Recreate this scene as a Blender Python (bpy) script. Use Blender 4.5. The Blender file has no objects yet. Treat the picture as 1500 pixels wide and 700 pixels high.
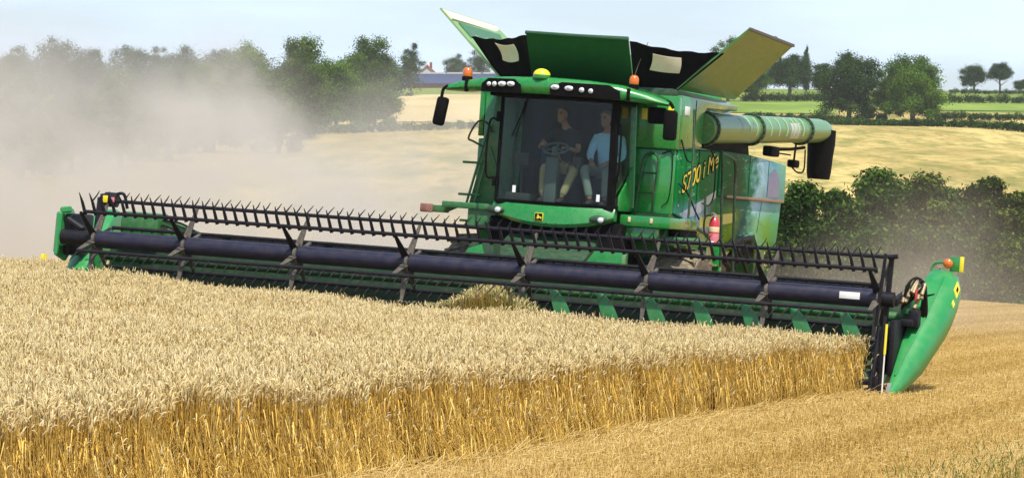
import bpy, bmesh, math, random
import numpy as np
from mathutils import Matrix, Vector

random.seed(7)
RNG = np.random.default_rng(11)
SC = bpy.context.scene
COL = SC.collection
rad = math.radians

# ------------------------------------------------------------------ frames
FOC, IW, IH = 4600.0, 1500.0, 700.0          # focal length in photo pixels
HCAM = 2.3
YAW, ROLL, PITCH = rad(18.1), rad(4.0), math.atan(42 / 4600)
FR = np.array([[math.cos(ROLL), 0, math.sin(ROLL)], [0, 1, 0], [-math.sin(ROLL), 0, math.cos(ROLL)]])
MR = np.array([[math.cos(YAW), math.sin(YAW), 0], [-math.sin(YAW), math.cos(YAW), 0], [0, 0, 1.0]])
ORG = np.array([-0.4369, 46.6029, 0.0])       # machine origin in the sloping field's frame


def m2w(p):
    """machine/field coordinates (N,3) to world"""
    p = np.asarray(p, float)
    return (FR @ (ORG[:, None] + MR @ p.reshape(-1, 3).T)).T


def proj(w):
    """world points to photo pixels and depth"""
    w = np.asarray(w, float).reshape(-1, 3) - np.array([0, 0, HCAM])
    c, s = math.cos(PITCH), math.sin(PITCH)
    y = c * w[:, 1] - s * w[:, 2]
    z = s * w[:, 1] + c * w[:, 2]
    return IW / 2 + FOC * w[:, 0] / y, IH / 2 - FOC * z / y, y


R4 = Matrix((FR @ MR).tolist()).to_4x4()
MACHINE = Matrix.Translation(Vector(m2w([0, 0, 0])[0])) @ R4


# ------------------------------------------------------------------ materials
def nt(name):
    m = bpy.data.materials.new(name)
    m.use_nodes = True
    t = m.node_tree
    t.nodes.clear()
    out = t.nodes.new('ShaderNodeOutputMaterial')
    return m, t, out


def N(t, typ, **kw):
    n = t.nodes.new(typ)
    for k, v in kw.items():
        if k in n.inputs.keys():
            n.inputs[k].default_value = v
        else:
            setattr(n, k, v)
    return n


def L(t, a, b):
    t.links.new(a, b)


def mixcol(t, fac, a, b):
    n = t.nodes.new('ShaderNodeMix')
    n.data_type = 'RGBA'
    for sock, v in ((n.inputs[0], fac), (n.inputs[6], a), (n.inputs[7], b)):
        if hasattr(v, 'links'):
            L(t, v, sock)
        elif isinstance(v, tuple):
            sock.default_value = (*v[:3], 1)
        else:
            sock.default_value = v
    return n.outputs[2]


def noise(t, scale, detail=4, rough=.55, coord='Object'):
    tc = N(t, 'ShaderNodeTexCoord')
    n = N(t, 'ShaderNodeTexNoise', Scale=scale, Detail=detail, Roughness=rough)
    L(t, tc.outputs[coord], n.inputs['Vector'])
    return n.outputs['Fac']


def ramp(t, src, *stops):
    r = t.nodes.new('ShaderNodeValToRGB')
    e = r.color_ramp.elements
    while len(e) < len(stops):
        e.new(0.5)
    for i, (p, c) in enumerate(stops):
        e[i].position = p
        e[i].color = (*c, 1) if isinstance(c, tuple) else (c, c, c, 1)
    L(t, src, r.inputs[0])
    return r.outputs[0]


DUST = (.42, .33, .2)


def paint(name, col, rough=.35, metal=0., dust=.12, coat=.3, var=.25, scale=3., spec=.5):
    """painted or plastic surface: tone drift, patches of field dust, fine roughness breakup"""
    m, t, out = nt(name)
    b = N(t, 'ShaderNodeBsdfPrincipled', Metallic=metal)
    if 'Coat Weight' in b.inputs:
        b.inputs['Coat Weight'].default_value = coat
        b.inputs['Coat Roughness'].default_value = .08
    b.inputs['Specular IOR Level'].default_value = spec
    n1 = noise(t, scale, 3)
    n2 = noise(t, scale * 3.1, 7, .68)
    dark = tuple(c * (1 - var) for c in col)
    lite = tuple(min(1, c * (1 + var * .6)) for c in col)
    base = mixcol(t, n1, dark, lite)
    dm = ramp(t, n2, (.42, 0.), (.72, 1.))
    mul = N(t, 'ShaderNodeMath', operation='MULTIPLY')
    L(t, dm, mul.inputs[0])
    mul.inputs[1].default_value = dust * 2.2
    add = N(t, 'ShaderNodeMath', operation='ADD')
    L(t, mul.outputs[0], add.inputs[0])
    add.inputs[1].default_value = dust * .35
    L(t, mixcol(t, add.outputs[0], base, DUST), b.inputs['Base Color'])
    rr = N(t, 'ShaderNodeMath', operation='MULTIPLY_ADD')
    L(t, n2, rr.inputs[0])
    rr.inputs[1].default_value = .35
    rr.inputs[2].default_value = max(.05, rough - .12)
    L(t, rr.outputs[0], b.inputs['Roughness'])
    L(t, b.outputs[0], out.inputs[0])
    return m


def emis(name, col, s):
    m, t, out = nt(name)
    e = N(t, 'ShaderNodeEmission', Strength=s)
    e.inputs[0].default_value = (*col, 1)
    L(t, e.outputs[0], out.inputs[0])
    return m


def glass(name, tint, rough=.02, haze=.05):
    m, t, out = nt(name)
    tr = N(t, 'ShaderNodeBsdfTransparent')
    tr.inputs[0].default_value = (*tint, 1)
    gl = N(t, 'ShaderNodeBsdfGlossy', Roughness=rough)
    lw = N(t, 'ShaderNodeLayerWeight')
    pw = N(t, 'ShaderNodeMath', operation='POWER')
    L(t, lw.outputs['Facing'], pw.inputs[0])
    pw.inputs[1].default_value = 4.
    fr = N(t, 'ShaderNodeMath', operation='MULTIPLY_ADD')
    L(t, pw.outputs[0], fr.inputs[0])
    fr.inputs[1].default_value = .8
    fr.inputs[2].default_value = .016
    mx = N(t, 'ShaderNodeMixShader')
    L(t, fr.outputs[0], mx.inputs[0])
    L(t, tr.outputs[0], mx.inputs[1])
    L(t, gl.outputs[0], mx.inputs[2])
    df = N(t, 'ShaderNodeBsdfDiffuse')
    df.inputs[0].default_value = (.5, .45, .35, 1)
    mx2 = N(t, 'ShaderNodeMixShader')
    n = noise(t, 2.5, 5)
    mm = N(t, 'ShaderNodeMath', operation='MULTIPLY')
    L(t, ramp(t, n, (.35, 0.), (.75, 1.)), mm.inputs[0])
    mm.inputs[1].default_value = haze
    L(t, mm.outputs[0], mx2.inputs[0])
    L(t, mx.outputs[0], mx2.inputs[1])
    L(t, df.outputs[0], mx2.inputs[2])
    L(t, mx2.outputs[0], out.inputs[0])
    return m


def cloth(name, col, scale=18., var=.25):
    m, t, out = nt(name)
    b = N(t, 'ShaderNodeBsdfPrincipled', Roughness=.9)
    b.inputs['Specular IOR Level'].default_value = .12
    n = noise(t, scale, 5)
    L(t, mixcol(t, n, tuple(c * (1 - var) for c in col), tuple(c * (1 + var) for c in col)), b.inputs['Base Color'])
    L(t, b.outputs[0], out.inputs[0])
    return m


def veg(name, dark, mid, lite, trans=.35):
    """leaves: per-leaf tone from the 'tint' attribute, light through the blade"""
    m, t, out = nt(name)
    a = N(t, 'ShaderNodeAttribute', attribute_name='tint')
    c = ramp(t, a.outputs['Fac'], (0., dark), (.5, mid), (1., lite))
    d = N(t, 'ShaderNodeBsdfDiffuse', Roughness=.8)
    tr = N(t, 'ShaderNodeBsdfTranslucent')
    L(t, c, d.inputs[0])
    L(t, c, tr.inputs[0])
    mx = N(t, 'ShaderNodeMixShader')
    mx.inputs[0].default_value = trans
    L(t, d.outputs[0], mx.inputs[1])
    L(t, tr.outputs[0], mx.inputs[2])
    L(t, mx.outputs[0], out.inputs[0])
    return m


M = {}
M['green'] = paint('machine_green', (.002, .205, .029), .24, 0, .034, .7, .12)
M['green2'] = paint('machine_green_dusty', (.004, .14, .03), .42, 0, .09, .2, .2)
M['green_in'] = paint('pale_green_inner', (.16, .36, .12), .5, 0, .2, .1, .15)
M['wheat_lit_flap_green'] = paint('wheat_lit_flap_green', (.03, .17, .018), .34, .0, .02, .28, .12)  # paint green with the wheat's yellowish reflection put into the colour
M['dkgreen'] = paint('shaded_deck_green', (.002, .045, .017), .5, 0, .05, .1, .3)  # dark green paint; shade under reel and cab is mixed into the tone
M['mint'] = paint('divider_plastic_green', (.005, .235, .052), .36, 0, .05, .3, .15, 2.)
M['tubegreen'] = paint('auger_green', (.045, .23, .05), .36, 0, .15, .3, .2, 4.)
M['black'] = paint('black_plastic', (.004, .004, .005), .65, 0, .005, .0, .3, 3., .06)
M['blacksteel'] = paint('black_steel', (.0055, .0055, .011), .45, .0, .012, .05, .3, 6., .2)
M['navy'] = paint('reel_tube_paint', (.006, .007, .028), .42, .0, .022, .2, .2, 2., .35)
M['greysteel'] = paint('worn_grey_steel', (.07, .064, .058), .55, .2, .12, 0, .35, 8.)
M['fabric'] = cloth('black_tarpaulin', (.005, .005, .007), 6., .4)
M['clear'] = paint('clear_vinyl', (.72, .66, .5), .35, 0, .1, .3, .1)
M['yellow'] = paint('yellow_paint', (.78, .62, .015), .4, 0, .03, .3, .08)
M['white'] = paint('white_sticker', (.8, .8, .78), .5, 0, .05, .1, .05)
M['red'] = paint('red_paint', (.5, .015, .03), .3, 0, .04, .5, .1)
M['pinklab'] = paint('faded_red_label', (.62, .16, .2), .5, 0, .05, .1, .1)
M['cream'] = paint('cream_label', (.75, .55, .33), .5, 0, .05, .1, .1)
M['orange'] = paint('amber_lens', (.62, .13, .006), .15, 0, .02, .8, .1)
M['lens'] = paint('lamp_lens', (.75, .77, .78), .1, .25, .0, .8, .1)
M['redlens'] = paint('dusty_red_lens', (.23, .07, .055), .4, 0, .2, .2, .2)
M['chrome'] = paint('bare_steel', (.55, .55, .55), .3, .9, .08, 0, .1)
M['tyre'] = paint('dusty_tyre', (.06, .052, .043), .9, 0, .3, 0, .3, 5.)
M['rubber'] = paint('rubber_hose', (.006, .006, .006), .6, 0, .02, 0, .3, 9., .2)
M['brass'] = paint('dusty_fitting', (.25, .2, .1), .5, .3, .3, 0, .4, 12.)
M['interior'] = paint('cab_plastic', (.028, .03, .03), .7, 0, .04, 0, .2)
M['intgrey'] = paint('cab_grey_plastic', (.10, .12, .12), .6, 0, .04, 0, .2)
M['seat'] = cloth('seat_fabric', (.012, .012, .013))
M['mirror'] = paint('mirror_glass', (.5, .52, .55), .08, 1., .03, 0, .05)
M['glass'] = glass('tinted_windscreen', (.80, .87, .85), .02, .003)
M['sglass'] = glass('side_glass', (.86, .92, .9), .02, .03)
M['skin'] = cloth('skin', (.42, .21, .13), 9., .1)
M['hair'] = cloth('grey_hair', (.16, .13, .11), 40., .4)
M['darkhair'] = cloth('dark_hair', (.03, .022, .018), 40., .4)
M['shirtblack'] = cloth('black_shirt', (.012, .012, .014))
M['shirtblue'] = cloth('pale_blue_shirt', (.40, .66, .86), 14., .12)
M['chino'] = cloth('tan_trousers', (.40, .31, .16), 14., .15)
M['greytrs'] = cloth('grey_trousers', (.22, .24, .21), 14., .15)
M['shirtblue2'] = cloth('navy_jacket', (.03, .05, .09), 9., .4)
M['shoe'] = cloth('brown_shoe', (.05, .035, .025))


def mk_art():
    """printed wrap on the rear flank: blurred blue, green and yellow landscape colours"""
    m, t, out = nt('printed_wrap')
    b = N(t, 'ShaderNodeBsdfPrincipled', Roughness=.5)
    b.inputs['Specular IOR Level'].default_value = .04
    tc = N(t, 'ShaderNodeTexCoord')
    sp = N(t, 'ShaderNodeSeparateXYZ')
    L(t, tc.outputs['Object'], sp.inputs[0])
    nz = N(t, 'ShaderNodeTexNoise', Scale=2.1, Detail=6, Roughness=.68)
    mp = N(t, 'ShaderNodeMapping')
    mp.inputs['Scale'].default_value = (1, .55, 1.6)
    L(t, tc.outputs['Object'], mp.inputs[0])
    L(t, mp.outputs[0], nz.inputs['Vector'])

    def lin(src, a, b_, nk):
        f = N(t, 'ShaderNodeMapRange')
        f.inputs[1].default_value = a
        f.inputs[2].default_value = b_
        L(t, src, f.inputs[0])
        ad = N(t, 'ShaderNodeMath', operation='MULTIPLY_ADD')
        L(t, nz.outputs['Fac'], ad.inputs[0])
        ad.inputs[1].default_value = nk
        s2 = N(t, 'ShaderNodeMath', operation='SUBTRACT')
        L(t, f.outputs[0], s2.inputs[0])
        s2.inputs[1].default_value = nk * .5
        L(t, s2.outputs[0], ad.inputs[2])
        return ad.outputs[0]
    fy = lin(sp.outputs['Y'], 4.0, 11.4, .30)
    fz = lin(sp.outputs['Z'], 1.8, 3.5, .22)
    top = ramp(t, fy, (0., (.003, .17, .035)), (.38, (.004, .14, .035)), (.50, (.06, .09, .04)), (.66, (.015, .17, .08)),
               (.74, (.36, .58, .70)), (.88, (.14, .38, .46)), (1., (.20, .48, .36)))
    low = ramp(t, fy, (0., (.02, .2, .08)), (.14, (.20, .40, .58)), (.27, (.36, .42, .58)), (.36, (.01, .15, .04)),
               (.5, (.20, .30, .01)), (.62, (.02, .09, .09)), (.75, (.2, .44, .24)), (.86, (.16, .38, .04)), (1., (.07, .36, .16)))
    msk = ramp(t, fz, (.34, 0.), (.52, 1.))
    c1 = mixcol(t, msk, low, top)
    # light diagonal flecks
    wv = N(t, 'ShaderNodeTexNoise', Scale=5., Detail=6, Roughness=.75)
    mp2 = N(t, 'ShaderNodeMapping')
    mp2.inputs['Rotation'].default_value = (.7, 0, 0)
    mp2.inputs['Scale'].default_value = (1, .35, 2.2)
    L(t, tc.outputs['Object'], mp2.inputs[0])
    L(t, mp2.outputs[0], wv.inputs['Vector'])
    fl = ramp(t, wv.outputs['Fac'], (.60, 0.), (.70, .75))
    vo = N(t, 'ShaderNodeTexNoise', Scale=1.9, Detail=5, Roughness=.7, Distortion=.8)
    L(t, mp.outputs[0], vo.inputs['Vector'])
    c1 = mixcol(t, ramp(t, vo.outputs['Fac'], (.52, 0.), (.68, .5)), c1, (.006, .10, .035))
    c1 = mixcol(t, ramp(t, vo.outputs['Fac'], (.28, .5), (.42, 0.)), c1, (.22, .42, .10))
    c2 = mixcol(t, fl, c1, (.50, .68, .55))
    L(t, c2, b.inputs['Base Color'])
    L(t, b.outputs[0], out.inputs[0])
    return m


M['fin'] = paint('deck_fin_green', (.003, .16, .034), .35, 0, .05, .3, .2)
M['art'] = mk_art()
M['rib'] = paint('scuffed_pale_green', (.34, .5, .3), .4, 0, .1, .2, .1)


# ------------------------------------------------------------------ mesh builder
class MB:
    def __init__(s):
        s.bm = bmesh.new()
        s.mi = 0

    def _add(s, vs, fs):
        v = [s.bm.verts.new(p) for p in vs]
        out = []
        for f in fs:
            try:
                q = s.bm.faces.new([v[i] for i in f])
                q.material_index = s.mi
                out.append(q)
            except ValueError:
                pass
        return v, out

    def _bevel(s, faces, w, seg=2):
        if w <= 0:
            return
        es = list({e for f in faces for e in f.edges})
        bmesh.ops.bevel(s.bm, geom=es, offset=w, segments=seg, affect='EDGES', profile=.5, clamp_overlap=True, material=-1)

    def box(s, lo, hi, bev=0., rot=None):
        (x0, y0, z0), (x1, y1, z1) = lo, hi
        vs = [(x0, y0, z0), (x1, y0, z0), (x1, y1, z0), (x0, y1, z0), (x0, y0, z1), (x1, y0, z1), (x1, y1, z1), (x0, y1, z1)]
        if rot is not None:
            c = Vector(((x0 + x1) / 2, (y0 + y1) / 2, (z0 + z1) / 2))
            vs = [tuple(c + rot @ (Vector(v) - c)) for v in vs]
        v, f = s._add(vs, [(0, 3, 2, 1), (4, 5, 6, 7), (0, 1, 5, 4), (1, 2, 6, 5), (2, 3, 7, 6), (3, 0, 4, 7)])
        s._bevel(f, bev)
        return s

    def bar(s, p0, p1, w, d, up=(0, 0, 1), bev=0., w1=None, d1=None):
        """box beam from p0 to p1; w across, d along the second side direction"""
        p0, p1 = Vector(p0), Vector(p1)
        a = (p1 - p0).normalized()
        u = Vector(up)
        if abs(a.dot(u)) > .97:
            u = Vector((0, 1, 0))
        sx = a.cross(u).normalized()
        sy = sx.cross(a).normalized()
        w1 = w if w1 is None else w1
        d1 = d if d1 is None else d1
        vs = []
        for p, ww, dd in ((p0, w, d), (p1, w1, d1)):
            for i, j in ((-1, -1), (1, -1), (1, 1), (-1, 1)):
                vs.append(tuple(p + sx * (i * ww / 2) + sy * (j * dd / 2)))
        v, f = s._add(vs, [(0, 1, 2, 3), (7, 6, 5, 4), (0, 4, 5, 1), (1, 5, 6, 2), (2, 6, 7, 3), (3, 7, 4, 0)])
        s._bevel(f, bev, 1)
        return s

    def tube(s, pts, r, n=8, cap=True):
        pts = [Vector(p) for p in pts]
        rs = [r] * len(pts) if not hasattr(r, '__len__') else r
        rings = []
        prev = None
        for i, p in enumerate(pts):
            a = (pts[min(i + 1, len(pts) - 1)] - pts[max(i - 1, 0)]).normalized()
            if prev is None:
                u = Vector((0, 0, 1)) if abs(a.z) < .9 else Vector((0, 1, 0))
                u = (u - a * u.dot(a)).normalized()
            else:
                u = (prev - a * prev.dot(a)).normalized()
            prev = u
            w = a.cross(u)
            rings.append([tuple(p + (u * math.cos(2 * math.pi * k / n) + w * math.sin(2 * math.pi * k / n)) * rs[i]) for k in range(n)])
        return s.loft(rings, cap)

    def loft(s, rings, cap=True):
        n = len(rings[0])
        vs = [p for r in rings for p in r]
        fs = []
        for i in range(len(rings) - 1):
            for k in range(n):
                fs.append((i * n + k, i * n + (k + 1) % n, (i + 1) * n + (k + 1) % n, (i + 1) * n + k))
        if cap:
            fs.append(tuple(range(n))[::-1])
            fs.append(tuple((len(rings) - 1) * n + k for k in range(n)))
        s._add(vs, fs)
        return s

    def prism(s, poly, axis, a0, a1, bev=0.):
        """polygon in the two other axes (in xyz order) extruded along axis"""
        def P(q, a):
            if axis == 0:
                return (a, q[0], q[1])
            if axis == 1:
                return (q[0], a, q[1])
            return (q[0], q[1], a)
        n = len(poly)
        vs = [P(q, a0) for q in poly] + [P(q, a1) for q in poly]
        fs = [tuple(range(n))[::-1], tuple(range(n, 2 * n))] + [(k, (k + 1) % n, n + (k + 1) % n, n + k) for k in range(n)]
        v, f = s._add(vs, fs)
        s._bevel(f, bev)
        return s

    def slab(s, quad, th, nu=1, nv=1, bow=None):
        """thick sheet over a 4-corner patch (a,b,c,d), offset th along its normal"""
        a, b, c, d = [Vector(q) for q in quad]
        nn = (b - a).cross(d - a).normalized()
        top = []
        for j in range(nv + 1):
            for i in range(nu + 1):
                u, v = i / nu, j / nv
                p = (a * (1 - u) + b * u) * (1 - v) + (d * (1 - u) + c * u) * v
                if bow:
                    p = p + Vector(bow(u, v))
                top.append(p)
        W = nu + 1
        n = len(top)
        vs = [tuple(p) for p in top] + [tuple(p + nn * th) for p in top]
        fs = []
        for j in range(nv):
            for i in range(nu):
                k = j * W + i
                fs.append((k, k + W, k + W + 1, k + 1))
                fs.append((n + k, n + k + 1, n + k + W + 1, n + k + W))
        for i in range(nu):
            fs.append((i, i + 1, n + i + 1, n + i))
            k = nv * W + i
            fs.append((k + 1, k, n + k, n + k + 1))
        for j in range(nv):
            k = j * W
            fs.append((k + W, k, n + k, n + k + W))
            k = j * W + nu
            fs.append((k, k + W, n + k + W, n + k))
        s._add(vs, fs)
        return s

    def ell(s, c, r, n=16, m=10, z0=-1., z1=1.):
        r = (r, r, r) if not hasattr(r, '__len__') else r
        rings = []
        for j in range(m + 1):
            z = z0 + (z1 - z0) * j / m
            ph = math.asin(max(-1, min(1, z)))
            ph = math.asin(z0) + (math.asin(z1) - math.asin(z0)) * j / m
            cr, z = max(math.cos(ph), 1e-3), math.sin(ph)
            rings.append([(c[0] + r[0] * cr * math.cos(2 * math.pi * k / n), c[1] + r[1] * cr * math.sin(2 * math.pi * k / n), c[2] + r[2] * z) for k in range(n)])
        return s.loft(rings, True)

    def lathe(s, prof, c, axis=2, n=20):
        """prof: list of (radius, height) round the axis through c"""
        rings = []
        for r, h in prof:
            ring = []
            for k in range(n):
                a = 2 * math.pi * k / n
                q = [0, 0, 0]
                o1, o2 = [(1, 2), (2, 0), (0, 1)][axis]
                q[axis], q[o1], q[o2] = h, r * math.cos(a), r * math.sin(a)
                ring.append((c[0] + q[0], c[1] + q[1], c[2] + q[2]))
            rings.append(ring)
        return s.loft(rings, True)

    def build(s, name, mats, parent=None, ang=35):
        bmesh.ops.recalc_face_normals(s.bm, faces=s.bm.faces[:])
        me = bpy.data.meshes.new(name)
        s.bm.to_mesh(me)
        s.bm.free()
        for m in (mats if isinstance(mats, (list, tuple)) else [mats]):
            me.materials.append(M[m] if isinstance(m, str) else m)
        me.shade_smooth()
        me.set_sharp_from_angle(angle=rad(ang))
        o = bpy.data.objects.new(name, me)
        COL.objects.link(o)
        if parent is not None:
            o.parent = parent
        return o


def arc_pts(p, n=8):
    """Catmull-Rom through the points"""
    P = [Vector(q) for q in p]
    P = [P[0] * 2 - P[1]] + P + [P[-1] * 2 - P[-2]]
    out = []
    for i in range(1, len(P) - 2):
        for k in range(n):
            t = k / n
            a, b, c, d = P[i - 1:i + 3]
            out.append(.5 * ((2 * b) + (c - a) * t + (2 * a - 5 * b + 4 * c - d) * t * t + (-a + 3 * b - 3 * c + d) * t ** 3))
    out.append(P[-2])
    return out


def tag(o, label=None, cat=None, group=None, kind=None):
    if label:
        o['label'] = label
    if cat:
        o['category'] = cat
    if group:
        o['group'] = group
    if kind:
        o['kind'] = kind
    return o


def empty(name, mat=None):
    o = bpy.data.objects.new(name, None)
    o.empty_display_size = .2
    COL.objects.link(o)
    if mat is not None:
        o.matrix_world = mat
    return o


def np_mesh(name, V, F4, mats, mi=None, tint=None, parent=None, smooth=False, F3=None):
    me = bpy.data.meshes.new(name)
    V = np.asarray(V, np.float32)
    F4 = np.asarray(F4, np.int32).reshape(-1, 4)
    nq = len(F4)
    F3 = np.zeros((0, 3), np.int32) if F3 is None else np.asarray(F3, np.int32)
    me.vertices.add(len(V))
    me.vertices.foreach_set('co', V.ravel())
    loops = np.concatenate([F4.ravel(), F3.ravel()])
    me.loops.add(len(loops))
    me.loops.foreach_set('vertex_index', loops)
    me.polygons.add(nq + len(F3))
    st = np.concatenate([np.arange(nq) * 4, nq * 4 + np.arange(len(F3)) * 3]).astype(np.int32)
    me.polygons.foreach_set('loop_start', st)
    if mi is not None:
        me.polygons.foreach_set('material_index', np.asarray(mi, np.int32))
    me.update(calc_edges=True)
    if smooth:
        me.shade_smooth()
    if tint is not None:
        a = me.attributes.new('tint', 'FLOAT', 'POINT')
        a.data.foreach_set('value', np.asarray(tint, np.float32))
    for m in (mats if isinstance(mats, (list, tuple)) else [mats]):
        me.materials.append(M[m] if isinstance(m, str) else m)
    o = bpy.data.objects.new(name, me)
    COL.objects.link(o)
    if parent is not None:
        o.parent = parent
    return o


def text_obj(s, size, mats, parent, mat, name='lettering', extr=.004, off=0.):
    cu = bpy.data.curves.new(name, 'FONT')
    cu.body = s
    cu.size = size
    cu.extrude = extr
    cu.offset = off
    cu.shear = .25
    tmp = bpy.data.objects.new(name, cu)
    COL.objects.link(tmp)
    dg = bpy.context.evaluated_depsgraph_get()
    me = bpy.data.meshes.new_from_object(tmp.evaluated_get(dg))
    bpy.data.objects.remove(tmp)
    me.materials.clear()
    me.materials.append(M[mats])
    o = bpy.data.objects.new(name, me)
    COL.objects.link(o)
    o.parent = parent
    o.matrix_local = mat
    return o


# ================================================================== COMBINE
comb = tag(empty('combine_harvester', MACHINE),
           'big green combine harvester with open tank flaps and very wide black reel header',
           'combine harvester')


def build_cab():
    b = MB()
    fz, tz = 2.43, 4.10
    # pillars, sills, rear wall frame
    for sx, w, xp in ((-1, .05, -.985), (1, .12, .905)):
        b.bar((xp, 3.06, fz), (xp - sx * .015, 3.03, tz), w, .09, (0, 1, 0), .015)
        b.bar((sx * .97, 4.25, fz), (sx * .95, 4.2, tz), .1, .1, (0, 1, 0), .015)
        b.bar((sx * .975, 3.05, fz), (sx * .965, 4.25, fz), .07, .09, (0, 0, 1), .01)
    b.bar((-.97, 3.02, fz), (.97, 3.02, fz), .07, .07, (0, 0, 1), .01)
    b.box((-1.0, 3.0, 4.06), (1.0, 4.28, 4.13), .01)
    b.box((-.96, 3.06, 2.36), (.96, 4.3, 2.42), .01)
    b.box((-.93, 3.965, 2.42), (.93, 3.99, 4.06), .0)
    cab = b.build('cab', 'black', comb)
    # glass
    g = MB().slab([(-.955, 3.02, fz + .035), (.865, 3.02, fz + .035), (.85, 3.0, 4.07), (-.935, 3.0, 4.07)], .008, 14, 4,
                  lambda u, v: (0, -.16 * (1 - (2 * u - 1) ** 2), 0)).build('windscreen', 'glass', cab)
    for sx in (-1, 1):
        gl = MB().slab([(sx * (.99 if sx < 0 else .96), 3.11, fz + .04), (sx * .985, 3.93, fz + .04), (sx * .965, 3.93, 4.06), (sx * (.97 if sx < 0 else .95), 3.09, 4.06)], .008).build('side_window', 'sglass', cab)
    # green door skin beside the lower glass
    MB().prism([(3.13, 2.40), (4.22, 2.40), (4.22, 3.32), (4.0, 3.30), (3.45, 2.80), (3.13, 2.62)], 0, .992, 1.02, .008).build('door_skin', 'green', cab)
    # wiper and handle
    h = MB()
    h.tube(arc_pts([(.97, 3.0, 3.72), (1.02, 2.98, 3.69), (1.02, 2.98, 3.0), (.97, 3.0, 2.96)], 5), .016, 8)
    h.box((.95, 2.98, 2.84), (1.0, 3.05, 2.95), .01)
    h.build('grab_handle', 'black', cab)
    h = MB()
    h.tube(arc_pts([(-1.0, 2.99, 3.70), (-1.15, 2.97, 3.66), (-1.16, 2.97, 2.86), (-1.0, 2.99, 2.80)], 5), .017, 8)
    h.box((-1.05, 2.97, 3.68), (-.99, 3.02, 3.84), .01)
    h.box((-1.05, 2.97, 2.66), (-.99, 3.02, 2.80), .01)
    h.build('grab_handle', 'black', cab)
    MB().tube([(-.52, 2.86, 4.06), (-.62, 2.87, 3.75), (-.74, 2.88, 3.46)], .012, 6).build('wiper', 'black', cab)
    # interior
    b = MB()
    b.box((-.42, 3.88, 2.42), (.18, 4.2, 2.78), .03)
    b.box((-.40, 3.62, 2.78), (.14, 4.16, 2.92), .05)
    b.box((-.39, 4.02, 2.9), (.13, 4.17, 3.62), .05, Matrix.Rotation(rad(-6), 3, 'X'))
    b.box((-.27, 4.06, 3.60), (.01, 4.16, 3.84), .04)
    b.build('driver_seat', 'seat', cab)
    b = MB()
    b.box((.34, 3.66, 2.42), (.82, 4.2, 2.9), .04)
    b.box((.36, 4.06, 2.88), (.80, 4.18, 3.4), .04)
    b.build('passenger_seat', 'seat', cab)
    MB().prism([(3.2, 2.42), (3.52, 2.42), (3.55, 2.6), (3.42, 3.0), (3.34, 3.2), (3.24, 3.18), (3.24, 2.8)], 0, -.27, -.07, .03).build('steering_column', 'intgrey', cab)
    b = MB()
    cx, cy, cz = -.15, 3.36, 3.32
    tl = rad(28)
    ring = [(cx + .2 * math.cos(a), cy + .2 * math.sin(a) * math.cos(tl), cz + .2 * math.sin(a) * math.sin(tl)) for a in [2 * math.pi * k / 28 for k in range(29)]]
    b.tube(ring, .018, 8)
    for a in (rad(90), rad(210), rad(330)):
        b.bar((cx, cy, cz), (cx + .19 * math.cos(a), cy + .19 * math.sin(a) * math.cos(tl), cz + .19 * math.sin(a) * math.sin(tl)), .035, .02)
    b.tube([(cx, cy, cz + .015), (cx, cy - .05, cz - .15)], .05, 10)
    b.build('steering_wheel', 'intgrey', cab)
    b = MB()
    b.box((-.9, 3.2, 2.42), (-.48, 3.62, 2.58), .03)
    b.build('storage_box', 'interior', cab)
    b = MB()
    b.box((.16, 3.6, 2.78), (.28, 4.1, 3.1), .03)
    b.box((.17, 3.4, 3.02), (.27, 3.62, 3.2), .015)
    b.build('control_console', 'interior', cab)
    MB().box((.83, 3.3, 2.42), (.93, 4.2, 2.6), .03).build('door_step', 'interior', cab)
    b = MB()
    b.box((-.93, 4.0, 2.42), (-.66, 4.2, 3.3), .03)
    b.build('storage_locker', 'interior', cab)
    mo = MB().box((-.80, 3.32, 3.02), (-.58, 3.36, 3.22), .01).build('monitor', 'interior', cab)
    MB().tube([(-.69, 3.36, 3.05), (-.72, 3.5, 2.55)], .02, 8).build('monitor_arm', 'interior', mo)
    MB().box((-.58, 3.9, 2.95), (-.44, 3.96, 3.5), .03).build('jacket', 'shirtblue2', cab)
    for x, z in ((-.64, 2.58), (.73, 2.52)):
        MB().box((x - .025, 2.862 + .06 * (x > 0), z), (x + .03, 2.868 + .06 * (x > 0), z + .11)).build('sticker', 'white', cab)
    return cab


build_cab()


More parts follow.
